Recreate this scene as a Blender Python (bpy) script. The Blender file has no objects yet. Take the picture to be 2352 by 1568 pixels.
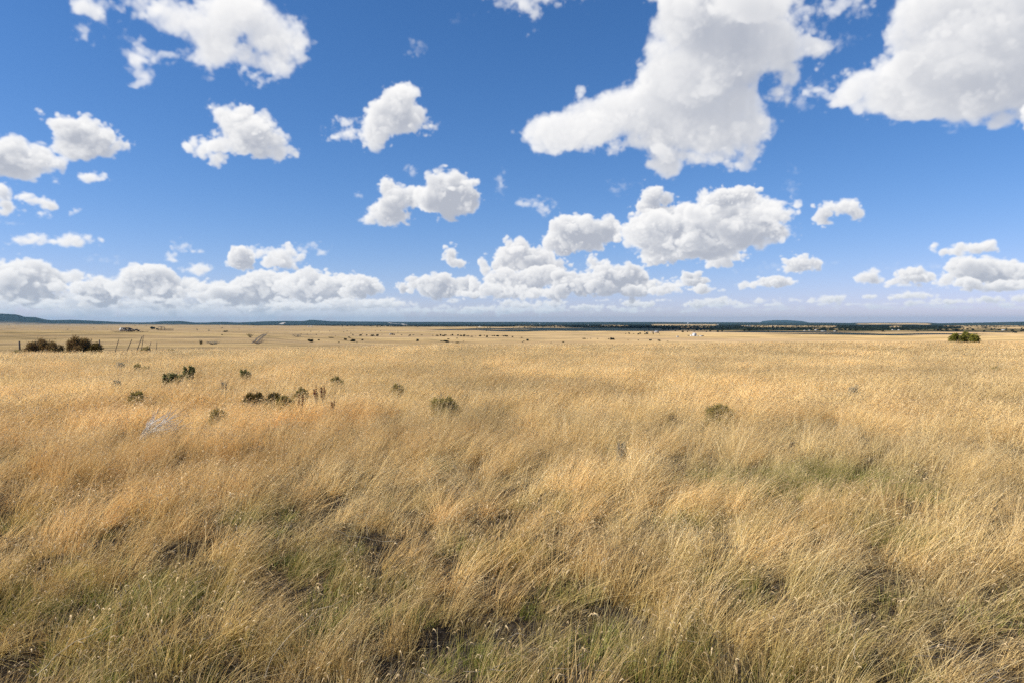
import bpy, math, random
import numpy as np
# ================================================================ camera, sky, sun, exposure
PITCH = math.atan(42/1568.0)               # the lens looks slightly down
CAM_Z = 1.7
scene = bpy.context.scene
cam_d = bpy.data.cameras.new("camera"); cam = bpy.data.objects.new("camera", cam_d)
scene.collection.objects.link(cam); scene.camera = cam
cam.location = (0, 0, CAM_Z); cam.rotation_euler = (math.pi/2-PITCH, 0, 0)
cam_d.lens = 24; cam_d.sensor_width = 36; cam_d.clip_start = 0.1; cam_d.clip_end = 90000
scene.view_settings.view_transform = 'Standard'; scene.view_settings.look = 'None'
scene.view_settings.exposure = 0.45; scene.view_settings.gamma = 1.0
try: scene.view_settings.use_curve_mapping = False
except Exception: pass
cy = scene.cycles
cy.use_denoising = False
cy.max_bounces = 6; cy.diffuse_bounces = 3; cy.glossy_bounces = 1; cy.transmission_bounces = 3; cy.volume_bounces = 0; cy.transparent_max_bounces = 4
cy.caustics_reflective = False; cy.caustics_refractive = False
cy.use_adaptive_sampling = False
SUN_EL, SUN_AZ = math.radians(37), math.radians(-101)      # azimuth from +Y towards +X
sd = bpy.data.lights.new("sun", 'SUN'); sd.energy = 5.0; sd.angle = math.radians(0.53); sd.color = (1.0, 0.93, 0.82)
sun = bpy.data.objects.new("sun", sd); scene.collection.objects.link(sun)
sun.rotation_euler = (math.pi/2-SUN_EL, 0, -SUN_AZ+math.pi)   # light comes from SUN_AZ
sun.location = (-60, -12, 50)

# ---------------------------------------------------------------- clouds of the sky
# A block of air is filled with cloud droplets, lit by the sun through its own depth, and looked at from
# below; the result is stored per direction (azimuth, elevation) and used by the world like an HDRI.
CR = 17.0                      # samples per degree
AZ0, AZ1, EL0, EL1 = -48.0, 48.0, -0.6, 33.0
CW, CH = int((AZ1-AZ0)*CR), int((EL1-EL0)*CR)
F24 = 1568.0
def direc(u, v):               # bearing and height in degrees of a spot of sky given as offsets in the 24 mm picture plane
    x = (u-1176.0)/F24; z = (784.0-v)/F24
    a = PITCH
    fy = math.cos(a)+z*math.sin(a); fz = -math.sin(a)+z*math.cos(a)
    return math.degrees(math.atan2(x, fy)), math.degrees(math.atan2(fz, math.hypot(x, fy)))
def lattice(shape, cell, rng):
    """smooth random field in -1..1; cell = feature size in samples on each axis"""
    n = [int(s/c)+6 for s, c in zip(shape, cell)]
    a = (rng.standard_normal(n)*1.75).astype(np.float32)
    for ax, (s, c) in enumerate(zip(shape, cell)):
        p = np.arange(s)/c + rng.uniform(0, 1)
        i = p.astype(int); t = p-i
        W = np.zeros((s, n[ax]), np.float32); r = np.arange(s)
        W[r, i] = (1-t)**3/6; W[r, i+1] = (3*t**3-6*t**2+4)/6
        W[r, i+2] = (-3*t**3+3*t**2+3*t+1)/6; W[r, i+3] = t**3/6
        a = np.moveaxis(np.tensordot(W, a, axes=(1, ax)), 0, ax)
    return a
def cloud(img, blobs, seed, wisp=0.0, puff=1.0, dens=1.0, fade=0.0, bulk=1.0, flat=0.8, faint=1.0, base=0.42):
    rng = np.random.default_rng(seed); ro = np.random.default_rng(seed+7000)
    B = []
    for (u, v, ru, rv) in blobs:
        a0, e0 = direc(u-ru, v); a1, _ = direc(u+ru, v); _, e1 = direc(u, v-rv); _, e2 = direc(u, v+rv)
        B.append((((a0+a1)/2-AZ0)*CR, ((e1+e2)/2-EL0)*CR, max(1.5, (a1-a0)/2*CR), max(1.5, (e1-e2)/2*CR)))
    B = np.array(B)
    pad = 8+0.55*B[:, 2:].max()
    x0, x1 = int(max(0, (B[:, 0]-B[:, 2]).min()-pad)), int(min(CW, (B[:, 0]+B[:, 2]).max()+pad))
    z0, z1 = int(max(0, (B[:, 1]-B[:, 3]).min()-pad)), int(min(CH, (B[:, 1]+B[:, 3]).max()+pad))
    if x1-x0 < 3 or z1-z0 < 3: return
    R = np.sqrt(B[:, 2]*B[:, 3])
    rmax = R.max()
    D = max(5, int(rmax*1.35*bulk))           # depth samples, 2 sample units each
    nx, nz = x1-x0, z1-z0
    X = (np.arange(nx)+x0)[:, None, None].astype(np.float32)
    Z = (np.arange(nz)+z0)[None, :, None].astype(np.float32)
    Y = ((np.arange(D)-D/2+.5)*2)[None, None, :].astype(np.float32)
    S = float(np.median(R))
    E = np.zeros((nx, nz, D), np.float32)
    k = 5.0/S
    sx, sz = 0.0, 0.0
    for (cx, cz, rx, rz) in B:
        ry = (rx+rz)/2*bulk; oy = ro.uniform(-.25, .25)*ry
        dz = Z-cz
        dz = np.where(dz < 0, dz/(rz*flat if flat < 1 else rz), dz/rz) if flat != 1 else dz/rz
        if flat < 1: dz = dz + 0.0
        rho = np.sqrt(((X-cx)/rx)**2 + dz**2 + ((Y-oy)/ry)**2)
        E += np.exp(np.clip(k*(1-rho)*min(rx, rz)*1.0, -30, 20))
    E = np.log(E+1e-9)/k
    sh = (nx, nz, D)
    N = np.zeros(sh, np.float32)
    cell = max(10.0, S*1.1); amp = 0.42*S**0.5*min(S, 60)**0.5*1.0
    o = 0
    while cell > 1.7:
        n = lattice(sh, (cell, cell*(0.85), cell/2), rng)
        pf = puff*(1.0 if o > 0 else 0.4)
        N += amp*((1-pf)*n*.8 + pf*(1.5*np.abs(n)-0.7))
        cell *= 0.5; amp *= 0.57 + .16*wisp; o += 1
    if wisp:
        w = lattice(sh, (S*.9, S*.5, S*.3), rng) + .7*lattice(sh, (S*.42, S*.3, S*.2), rng)
        N += wisp*w*S*0.40
    bx = np.minimum(np.arange(nx)+(99 if x0 == 0 else 0), np.arange(nx)[::-1]+(99 if x1 == CW else 0))[:, None, None]
    bz = np.minimum(np.arange(nz), np.arange(nz)[::-1])[None, :, None]
    f = E+N*(0.9+0.5*wisp)-np.clip(1-bx/10, 0, 1)*S-np.clip(1-bz/10, 0, 1)*S
    if puff < .84: f = np.maximum(f, E-0.16*S)
    soft = (1.2 + S*0.08)*(1+3.5*wisp)
    d = np.clip(f/soft/2.0, 0, 1)
    d = d*d*(3-2*d)
    if rmax > 12:
        e = lattice(sh, (3.2, 3.0, 1.7), rng)+.8*lattice(sh, (7, 5.5, 3.2), rng)
        d = np.clip(d*(1+.9*np.clip(1-d, 0, 1)*e)-.10*(1-d)*(e < 0), 0, 1)
    del E, N, f
    sig = dens*0.26*(26.0/max(8, rmax))**0.75/(1+2.2*wisp)
    d *= sig
    # sunlight: from the left and above, a little from behind the viewer; light moves right, down and away
    tau = np.zeros_like(d)
    t = np.zeros((nz, D), np.float32); ks = 0.75*min(1.0, (22.0/rmax))**0.5
    kz, ky = 0.72, 0.10
    for i in range(nx):
        tau[i] = t
        s = t + d[i]*ks
        s[:-1] = s[:-1]*(1-kz)+s[1:]*kz; s[-1] *= (1-kz)
        s[:, 1:] = s[:, 1:]*(1-ky)+s[:, :-1]*ky
        t = s
    # light from the open sky above
    up = np.zeros_like(d); t = np.zeros((nx, D), np.float32)
    for i in range(nz-1, -1, -1):
        up[:, i] = t+d[:, i]*.5; s = t+d[:, i]
        s[:, :-1] = s[:, :-1]*.62+s[:, 1:]*.38
        t = s
    dn = np.cumsum(d, axis=1)
    J = 0.56*np.exp(-tau*0.9)+0.20*np.exp(-tau*0.13) + 0.54*np.exp(-up*base*ks/.75) + 0.09*np.exp(-dn*0.3*ks/.75) + 0.18*np.exp(-np.minimum(up, dn)*0.9)
    J *= 0.92
    tr = np.exp(-2*np.cumsum(d, axis=2)); tr0 = np.concatenate([np.ones((nx, nz, 1), np.float32), tr[:, :, :-1]], axis=2)
    w = tr0-tr
    A = w.sum(axis=2)
    L = (w*J).sum(axis=2)/np.maximum(A, 1e-4)
    sunlit = (w*np.exp(-tau*0.5)).sum(axis=2)/np.maximum(A, 1e-4)
    A = (A*faint).T; L = L.T; sunlit = sunlit.T
    L = np.clip(1.10*(1-np.exp(-L*1.22)), 0.0, 1.06)
    sc = np.clip((L-.33)/.60, 0, 1)[..., None]
    col = np.array([0.44, 0.465, 0.53])*(1-sc) + np.array([1.0, 0.985, 0.965])*sc
    if fade:
        col = col*(1-fade) + np.array([0.55, 0.66, 0.80])*fade
    dst = img[z0:z1, x0:x1]
    a = A[..., None]
    dst[..., :3] = dst[..., :3]*(1-a) + col*a         # premultiplied
    dst[..., 3:] = dst[..., 3:]*(1-a) + a
def build_clouds():
    img = np.zeros((CH, CW, 4), np.float32)
    C = lambda b, s, **k: cloud(img, b, s, **k)
    # farthest first: pale layers along the horizon
    C([(100,722,160,9),(330,722,150,9),(600,722,160,9),(830,722,120,8)], 1, wisp=.5, fade=.5, puff=.3, flat=1, faint=.55)
    C([(60,706,110,13),(230,708,110,12),(400,706,110,13),(560,708,110,12),(700,708,90,11),(830,708,80,9)], 2, wisp=.25, fade=.35, puff=.8, faint=.7, base=.8)
    C([(980,716,60,5),(1100,713,50,6),(1190,714,50,5),(1300,713,60,5),(1420,712,50,4)], 3, fade=.45, wisp=.2)
    C([(870,700,35,12),(905,702,22,8),(820,703,30,9)], 4, fade=.15)
    C([(1270,699,32,9)], 5, fade=.2); C([(1195,703,40,9),(1170,698,20,9)], 6, fade=.2); C([(1105,711,38,6)], 7, fade=.3); C([(1360,706,40,6)], 8, fade=.3)
    C([(1472,701,34,8)], 9, fade=.2); C([(1640,695,34,10),(1600,701,36,7),(1665,700,26,6)], 10, fade=.15); C([(1745,692,34,6)], 11, fade=.15, wisp=.4); C([(1700,703,50,3)], 12, fade=.4, wisp=.4, puff=.5)
    C([(1905,690,34,9),(1930,685,22,9),(1860,694,22,4)], 13, fade=.15); C([(2000,684,20,8)], 14, fade=.15)
    C([(2090,681,40,9),(2060,684,25,6),(2120,679,24,9)], 15, fade=.1); C([(2260,689,32,9),(2200,694,40,7),(2150,698,36,5)], 16, fade=.15); C([(2340,686,26,9),(2380,684,40,12)], 17, fade=.1)
    C([(1560,712,60,3),(1800,712,70,3),(2020,708,70,3),(2250,706,80,3)], 18, fade=.5, wisp=.4, puff=.4, faint=.7)
    # the bank on the left
    C([(60,690,110,24),(190,695,90,20),(320,692,100,22),(450,695,90,20),(580,692,90,22),(700,692,80,20),(790,695,60,16)], 20, fade=.15, dens=.9, faint=.75, base=.55)
    C([(60,618,60,30),(15,645,60,50),(105,640,52,38),(60,670,100,34),(140,655,28,24),(-60,640,70,50)], 21, base=.34)
    C([(185,662,32,26),(215,668,38,34),(228,690,48,24),(258,676,30,22)], 22, base=.34)
    C([(325,636,48,33),(375,652,48,28),(285,662,34,26),(350,675,80,30),(435,658,40,22),(300,645,26,20)], 23, base=.34)
    C([(480,672,46,22),(560,652,26,20),(600,655,48,30),(640,668,52,32),(560,682,70,24),(530,668,34,20),(505,684,60,16)], 24, base=.34)
    C([(720,646,52,28),(770,655,40,28),(700,672,64,30),(665,655,34,22),(745,680,56,22)], 25, base=.34)
    C([(825,655,44,25),(850,665,32,22),(812,675,34,22)], 26, base=.34)
    C([(880,697,30,11),(760,700,40,12),(640,704,46,10)], 27, fade=.1)
    C([(250,640,30,8),(205,632,14,6)], 28, wisp=.5, dens=.6); C([(905,690,24,8),(940,700,20,6)], 29, wisp=.3)
    for j, (u_, v_, w_, h_) in enumerate([(1565,655,14,6),(1520,690,20,4),(1700,705,26,4),(1780,700,24,4),(1830,690,18,4),(1880,700,20,4),(1960,700,26,4),(2040,698,20,4),(2110,697,24,5),(2300,700,24,4),(1020,705,22,5),(960,712,26,4),(1240,712,26,4),(1390,690,16,5),(1040,692,18,5),(2070,655,18,6),(1745,655,12,5),(1655,668,12,5),(1890,682,14,5),(2340,708,30,4),(1590,716,30,3),(1450,716,30,3)]):
        C([(u_-w_*.4,v_+1,w_*.6,h_*.8),(u_+w_*.2,v_,w_*.7,h_),(u_,v_+h_*.4,w_,h_*.5)], 300+j, fade=.18+.3*max(0,(v_-690)/30), wisp=.15, faint=.9)
    rr_ = np.random.default_rng(77)
    for j in range(22):
        u_ = 20+j*41+rr_.uniform(-18, 18); v_ = rr_.uniform(684, 711); w_ = rr_.uniform(12, 28)
        C([(u_, v_, w_, w_*.30), (u_+w_*rr_.uniform(-.5, .5), v_-w_*.16, w_*.5, w_*.28), (u_+w_*.8, v_+1, w_*.5, w_*.18)], 400+j, fade=.08+.25*max(0, (v_-690)/22), wisp=.12, base=.5)
    # middle sky
    C([(552,596,28,28),(560,608,34,18)], 30, base=.34); C([(640,596,44,30),(655,606,38,22),(612,584,26,16)], 31, wisp=.15)
    C([(715,572,28,8),(742,580,14,12)], 32, wisp=.7, dens=.6, faint=.8)
    C([(415,568,24,14),(392,596,18,14),(440,578,22,6)], 33, wisp=.45, dens=.7); C([(445,622,34,13),(470,618,14,9)], 34, wisp=.4, dens=.7)
    C([(238,597,28,8),(272,598,9,5)], 35, wisp=.8, dens=.5, faint=.6)
    C([(58,556,38,14),(130,556,46,12),(160,548,26,14),(178,556,22,14),(205,553,12,9),(88,548,22,10)], 36, wisp=.35, dens=.8)
    C([(1037,584,15,20),(1034,600,15,18),(1052,606,20,10)], 37, wisp=.1)
    C([(925,662,16,13)], 38)
    C([(960,654,26,16),(1005,648,34,22),(1015,675,38,20),(1060,664,40,24),(980,664,30,14)], 39, base=.34)
    C([(1190,574,40,30),(1170,598,46,34),(1225,602,55,32),(1280,612,34,14),(1150,610,26,24)], 40, base=.34)
    C([(1150,642,42,28),(1200,648,52,26),(1250,640,34,20),(1180,660,60,18)], 41, base=.34)
    C([(1330,540,50,34),(1300,545,48,34),(1290,565,45,22),(1365,552,38,26),(1398,512,13,20),(1388,530,20,22),(1345,570,40,16)], 42, base=.34)
    C([(1250,548,12,10)], 43, wisp=.4)
    C([(1370,610,26,12),(1360,600,16,12)], 44, wisp=.2)
    C([(1130,674,70,17),(1250,674,80,16),(1340,655,70,30),(1380,630,38,24),(1425,640,48,28),(1480,655,44,20),(1400,665,100,18),(1295,645,34,24)], 45, dens=1.3, base=.6)
    C([(1530,666,36,13),(1500,670,30,12)], 46, wisp=.1)
    C([(1585,640,27,17),(1602,648,22,12)], 47); C([(1612,667,26,10)], 48)
    C([(1655,597,26,14),(1690,596,38,12),(1630,610,16,8),(1700,590,26,10)], 49, wisp=.15, dens=.9)
    C([(1505,602,28,16),(1540,588,50,18),(1600,582,60,18),(1500,590,22,16)], 50, base=.34)
    C([(1500,448,32,28),(1488,475,36,28),(1530,462,18,16),(1470,520,36,26),(1465,545,34,24),(1520,510,50,34)], 51)
    C([(1560,520,80,44),(1640,520,100,56),(1740,500,76,48),(1795,494,36,20),(1700,550,90,36),(1600,560,110,26),(1520,548,70,30),(1760,530,50,34),(1610,490,50,30)], 52, dens=1.15, wisp=.06, base=.6)
    C([(1680,452,62,24),(1720,440,22,18),(1640,462,34,16)], 53)
    C([(1930,478,44,18),(1895,492,30,20),(1895,510,18,18),(1972,495,20,24)], 54, wisp=.12)
    C([(1835,608,40,20),(1868,606,20,16),(1820,620,36,14)], 55); C([(1780,650,40,15),(1760,652,26,13),(1805,648,28,10)], 56)
    C([(1702,658,16,10)], 57, wisp=.2, fade=.1)
    C([(2180,580,38,12),(2220,572,44,14),(2245,568,30,11)], 58, wisp=.1)
    C([(2260,612,60,26),(2220,630,52,22),(2320,636,70,34),(2270,640,90,22),(2380,640,60,30)], 59, base=.34)
    C([(2210,655,50,11),(2300,660,80,11),(2370,660,60,14)], 60)
    C([(2090,636,44,18),(2120,640,34,18),(2070,650,36,10)], 61, base=.34); C([(1996,640,28,18),(2010,648,22,12),(2004,625,12,12)], 62, wisp=.12)
    C([(1530,580,60,6),(1890,605,40,5),(2120,615,60,4),(1750,620,40,4)], 63, wisp=.9, dens=.35, faint=.4)
    C([(890,430,26,28),(905,462,40,34),(858,500,24,18),(955,456,44,28),(915,496,36,20),(880,480,34,26)], 64, puff=0.85, wisp=.12)
    C([(1015,435,42,34),(1062,440,36,34),(1075,462,32,32),(1030,480,50,26),(1035,502,24,14),(985,452,36,30)], 65, puff=0.85, wisp=.10)
    C([(943,400,16,14)], 66, wisp=.9, dens=.5, faint=.7); C([(1149,428,10,22)], 67, wisp=.9, dens=.45, faint=.7)
    C([(1225,472,30,12),(1248,482,22,14)], 68, wisp=.6, dens=.6, faint=.85); C([(1415,436,20,12),(1452,427,22,8)], 69, wisp=.9, dens=.4, faint=.6)
    C([(1818,438,12,24),(1825,395,10,14)], 70, wisp=1, dens=.35, faint=.5); C([(822,450,16,8)], 71, wisp=.5, dens=.6, faint=.7)
    C([(172,488,14,8)], 72, wisp=.5); C([(80,462,34,15),(110,472,20,8)], 73, wisp=.25); C([(95,492,22,15)], 74, wisp=.6)
    C([(0,440,34,26),(15,470,26,26),(-20,485,50,14)], 75, wisp=.25); C([(30,515,24,6)], 76, wisp=.8, dens=.4)
    C([(210,410,34,13),(238,406,12,10)], 77, wisp=.35); C([(128,418,14,12)], 78, wisp=.5, dens=.7)
    C([(20,350,62,44),(70,368,58,34),(0,385,70,30),(115,375,36,26),(-60,360,70,50)], 79, puff=0.85, wisp=.12)
    C([(150,298,46,36),(185,312,50,46),(205,335,44,36),(155,340,44,34),(235,318,40,22),(262,330,30,15),(282,338,16,10),(235,345,34,16)], 80, puff=0.85, wisp=.15)
    C([(555,278,44,40),(500,250,32,16),(560,300,76,46),(500,335,70,28),(600,320,50,44),(570,345,90,24),(440,350,30,12),(490,362,34,14),(640,350,22,20)], 81, puff=0.85, wisp=.12)
    C([(915,245,48,44),(895,280,56,44),(945,278,44,36),(860,312,28,16),(980,295,18,18)], 82, puff=0.85, wisp=.22)
    C([(785,308,34,16),(790,288,24,18)], 83, puff=0.85, wisp=.75, dens=.7)
    C([(205,22,46,40),(185,70,26,26),(230,10,40,26)], 84, puff=0.45, wisp=.65, dens=.75)
    C([(345,22,74,30),(430,50,90,50),(480,95,76,44),(560,40,96,62),(620,90,80,60),(400,128,76,16),(480,140,60,16),(620,150,60,40),(690,90,30,46),(560,130,60,36),(320,118,13,30)], 85, puff=0.45, wisp=.42, dens=.75)
    C([(600,188,32,18),(625,172,30,18)], 86, puff=0.45, wisp=.8, dens=.6)
    C([(955,120,22,22)], 87, wisp=1, dens=.35, faint=.6); C([(1060,50,24,8)], 88, wisp=1, dens=.2, faint=.4)
    C([(1210,-4,70,20),(1290,-4,60,18),(1228,28,18,16)], 89, wisp=.8, dens=.6, faint=.9)
    C([(1700,30,150,60),(1590,60,96,70),(1780,100,76,80),(1815,180,40,54),(1650,150,150,90),(1560,200,120,78),(1460,255,100,62),(1370,285,80,54),(1290,310,62,46),(1240,325,34,30),(1225,300,24,18),(1330,285,60,50),(1410,255,70,60),(1520,160,50,70),(1500,110,30,50),(1560,290,130,64),(1650,310,110,66),(1735,300,50,60),(1700,240,70,60),(1718,68,90,66),(1604,236,90,64),(1640,100,90,70),(1490,330,80,34),(1570,362,70,18),(1650,365,80,24),(1720,378,24,16),(1640,-30,140,50)], 90, puff=0.62, wisp=.15, bulk=.7)
    C([(1895,25,62,26),(1950,5,40,20),(1875,80,22,40)], 91, wisp=1, dens=.5, faint=.9)
    C([(1925,95,24,12),(1840,235,22,24),(2195,288,30,12)], 92, wisp=1, dens=.35, faint=.7)
    C([(2180,10,150,90),(2110,90,80,56),(2280,100,170,120),(2150,150,150,76),(2040,188,100,44),(1965,192,50,26),(2020,240,84,36),(2130,236,130,44),(2260,220,150,70),(2310,272,60,34),(2400,150,150,110),(2110,20,80,50),(1975,195,60,34),(2060,215,90,50)], 93, puff=0.62, wisp=.14, bulk=.7)
    # more of the same beyond the edges of the picture
    rng = np.random.default_rng(5)
    for i in range(26):
        u = rng.choice([rng.uniform(-500, -170), rng.uniform(2560, 2850)]); v = rng.uniform(200, 690)
        s = 8+(700-v)*0.16
        C([(u+rng.normal(0, s), v+rng.normal(0, s*.3), s*rng.uniform(.8, 1.6), s*rng.uniform(.4, .8)) for _ in range(5)], 200+i, wisp=rng.uniform(0, .3))
    return img
def build_world():
    img = build_clouds()
    a = img[..., 3:4]
    col = np.where(a > 1e-3, img[..., :3]/np.maximum(a, 1e-3), 0.9)
    def image(name, rgb):
        px = np.ones((CH, CW, 4), np.float32); px[..., :3] = rgb
        im = bpy.data.images.new(name, CW, CH, float_buffer=True, is_data=True)
        im.pixels.foreach_set(px.ravel()); im.update(); im.pack()
        return im
    w = bpy.data.worlds.new("World"); scene.world = w; w.use_nodes = True
    nt = w.node_tree; nt.nodes.clear(); N = nt.nodes.new; L = nt.links.new
    out = N('ShaderNodeOutputWorld')
    tc = N('ShaderNodeTexCoord'); sep = N('ShaderNodeSeparateXYZ'); L(tc.outputs['Generated'], sep.inputs[0])
    def M(op, a, b=None):
        n = N('ShaderNodeMath'); n.operation = op
        for i, x in enumerate((a, b)):
            if x is None: continue
            if isinstance(x, (int, float)): n.inputs[i].default_value = x
            else: L(x, n.inputs[i])
        return n.outputs[0]
    # sky texture, never looked up below the horizon
    zc = M('MAXIMUM', sep.outputs[2], 0.004)
    cv = N('ShaderNodeCombineXYZ'); L(sep.outputs[0], cv.inputs[0]); L(sep.outputs[1], cv.inputs[1]); L(zc, cv.inputs[2])
    sky = N('ShaderNodeTexSky'); sky.sky_type = 'NISHITA'; sky.sun_disc = False
    sky.sun_elevation = SUN_EL; sky.sun_rotation = SUN_AZ
    sky.altitude = 2200; sky.air_density = 1.0; sky.dust_density = 0.6; sky.ozone_density = 3.0
    L(cv.outputs[0], sky.inputs[0])
    hs = N('ShaderNodeHueSaturation'); hs.inputs['Saturation'].default_value = 1.22; L(sky.outputs[0], hs.inputs['Color'])
    s3 = N('ShaderNodeSeparateColor'); c3 = N('ShaderNodeCombineColor'); L(hs.outputs[0], s3.inputs[0])
    for i, (ga, k) in enumerate(((.98, .22), (1.03, .48), (1.16, .30))):     # gentler towards the pale end, as the film records it
        L(M('DIVIDE', M('MULTIPLY', s3.outputs[i], ga), M('ADD', 1.0, M('MULTIPLY', s3.outputs[i], k*.143))), c3.inputs[i])
    b1 = N('ShaderNodeBackground'); b1.inputs[1].default_value = 0.105; L(c3.outputs[0], b1.inputs[0])
    az = M('MULTIPLY', M('ARCTAN2', sep.outputs[0], sep.outputs[1]), 180/math.pi)
    el = M('MULTIPLY', M('ARCSINE', sep.outputs[2]), 180/math.pi)
    u = M('DIVIDE', M('SUBTRACT', az, AZ0), AZ1-AZ0); v = M('DIVIDE', M('SUBTRACT', el, EL0), EL1-EL0)
    uv = N('ShaderNodeCombineXYZ'); L(u, uv.inputs[0]); L(v, uv.inputs[1])
    t1 = N('ShaderNodeTexImage'); t1.image = image("cloud_light", col); t1.interpolation = 'Linear'; t1.extension = 'EXTEND'
    t2 = N('ShaderNodeTexImage'); t2.image = image("cloud_cover", np.repeat(a, 3, 2)); t2.interpolation = 'Cubic'; t2.extension = 'CLIP'
    L(uv.outputs[0], t1.inputs[0]); L(uv.outputs[0], t2.inputs[0])
    b2 = N('ShaderNodeBackground'); b2.inputs[1].default_value = CLOUD_STRENGTH; L(t1.outputs[0], b2.inputs[0])
    mx = N('ShaderNodeMixShader'); L(t2.outputs[0], mx.inputs[0]); L(b1.outputs[0], mx.inputs[1]); L(b2.outputs[0], mx.inputs[2])
    L(mx.outputs[0], out.inputs['Surface'])
    w.cycles.sampling_method = 'MANUAL'; w.cycles.sample_map_resolution = 512
CLOUD_STRENGTH = 0.80
build_world()
# ================================================================ helpers
COL = scene.collection
rs = np.random.default_rng(11)
def tag(o, label=None, cat=None, group=None, kind=None):
    if label: o['label'] = label
    if cat: o['category'] = cat
    if group: o['group'] = group
    if kind: o['kind'] = kind
    return o
def new_mesh(name, V, F, mats=(), attrs=None, smooth=False, midx=None):
    """V (n,3); F array (m,3|4) or list of such arrays"""
    me = bpy.data.meshes.new(name)
    Fs = F if isinstance(F, list) and (not len(F) or np.ndim(F[0]) == 2) else [F]
    Fs = [np.asarray(f, np.int32) for f in Fs if len(f)]
    V = np.asarray(V, np.float32)
    me.vertices.add(len(V)); me.vertices.foreach_set('co', V.ravel())
    tot = np.concatenate([np.full(len(f), f.shape[1], np.int32) for f in Fs]) if Fs else np.zeros(0, np.int32)
    loops = np.concatenate([f.ravel() for f in Fs]) if Fs else np.zeros(0, np.int32)
    me.loops.add(len(loops)); me.loops.foreach_set('vertex_index', loops)
    me.polygons.add(len(tot)); st = np.concatenate([[0], np.cumsum(tot)[:-1]]).astype(np.int32) if len(tot) else tot
    me.polygons.foreach_set('loop_start', st)
    if midx is not None: me.polygons.foreach_set('material_index', np.asarray(midx, np.int32))
    for m in mats: me.materials.append(m)
    for k, a in (attrs or {}).items():
        at = me.attributes.new(k, 'FLOAT', 'POINT'); at.data.foreach_set('value', np.asarray(a, np.float32))
    me.update(calc_edges=True); me.validate()
    if smooth: me.polygons.foreach_set('use_smooth', np.ones(len(me.polygons), bool))
    return me
def obj(name, me, parent=None, loc=None, rotz=0.0, scale=None):
    o = bpy.data.objects.new(name, me); COL.objects.link(o)
    if parent: o.parent = parent
    if loc is not None: o.location = loc
    if rotz: o.rotation_euler = (0, 0, rotz)
    if scale is not None: o.scale = scale if hasattr(scale, '__len__') else (scale,)*3
    return o
class MB:
    """collects boxes, tubes and ribbons into one mesh"""
    def __init__(s): s.V = []; s.Q = []; s.T = []; s.n = 0
    def add(s, V, Q=None, T=None):
        if Q is not None and len(Q): s.Q.append(np.asarray(Q)+s.n)
        if T is not None and len(T): s.T.append(np.asarray(T)+s.n)
        s.V.append(np.asarray(V, float)); s.n += len(V)
    def box(s, x0, x1, y0, y1, z0, z1):
        V = [(x, y, z) for x in (x0, x1) for y in (y0, y1) for z in (z0, z1)]
        s.add(V, [(0, 1, 3, 2), (4, 6, 7, 5), (0, 4, 5, 1), (2, 3, 7, 6), (0, 2, 6, 4), (1, 5, 7, 3)])
    def tube(s, P, R, k=5):
        P = np.asarray(P, float); R = np.broadcast_to(R, len(P))
        V = []
        for i in range(len(P)):
            d = P[min(i+1, len(P)-1)]-P[max(i-1, 0)]; d /= np.linalg.norm(d)+1e-9
            a = np.cross(d, (0.3, 1, 0.1)); a /= np.linalg.norm(a)+1e-9; b = np.cross(d, a)
            for j in range(k):
                t = 2*math.pi*j/k; V.append(P[i]+R[i]*(math.cos(t)*a+math.sin(t)*b))
        Q = [(i*k+j, i*k+(j+1) % k, (i+1)*k+(j+1) % k, (i+1)*k+j) for i in range(len(P)-1) for j in range(k)]
        s.add(V, Q); n = len(P)
        s.add([P[-1]+0*P[-1]], None); c = s.n-1; b = s.n-1-k
        s.T.append(np.array([(b+j, b+(j+1) % k, c) for j in range(k)]))
    def prism(s, outline, y0, y1):
        """outline of (x,z) points swept along y"""
        n = len(outline)
        V = [(x, y0, z) for x, z in outline]+[(x, y1, z) for x, z in outline]
        s.add(V, [(i, (i+1) % n, n+(i+1) % n, n+i) for i in range(n)])
        c0 = s.n; cx = sum(p[0] for p in outline)/n; cz = sum(p[1] for p in outline)/n
        s.add([(cx, y0, cz), (cx, y1, cz)])
        b = c0-2*n
        s.T.append(np.array([(b+(i+1) % n, b+i, c0) for i in range(n)]+[(b+n+i, b+n+(i+1) % n, c0+1) for i in range(n)]))
    def mesh(s, name, mats, **k):
        F = []
        if s.Q: F.append(np.concatenate(s.Q))
        if s.T: F.append(np.concatenate(s.T))
        return new_mesh(name, np.concatenate(s.V), F, mats, **k)
# ---- materials
def nodes(name):
    m = bpy.data.materials.new(name); m.use_nodes = True; nt = m.node_tree; nt.nodes.clear()
    return m, nt, nt.nodes.new, nt.links.new
def mathn(nt, op, a, b=None, clamp=False):
    n = nt.nodes.new('ShaderNodeMath'); n.operation = op; n.use_clamp = clamp
    for i, x in enumerate((a, b)):
        if x is None: continue
        if isinstance(x, (int, float)): n.inputs[i].default_value = x
        else: nt.links.new(x, n.inputs[i])
    return n.outputs[0]
def ramp(nt, fac, stops):
    n = nt.nodes.new('ShaderNodeValToRGB'); e = n.color_ramp.elements
    while len(e) < len(stops): e.new(.5)
    for k, (p, c) in zip(e, stops): k.position = p; k.color = (*c, 1)
    nt.links.new(fac, n.inputs[0]); return n.outputs[0]
def mixc(nt, f, a, b, mode='MIX'):
    n = nt.nodes.new('ShaderNodeMix'); n.data_type = 'RGBA'; n.blend_type = mode
    for s_, x in ((n.inputs[0], f), (n.inputs[6], a), (n.inputs[7], b)):
        if isinstance(x, (int, float)): s_.default_value = x
        elif isinstance(x, tuple): s_.default_value = (*x, 1)
        else: nt.links.new(x, s_)
    return n.outputs[2]
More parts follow.
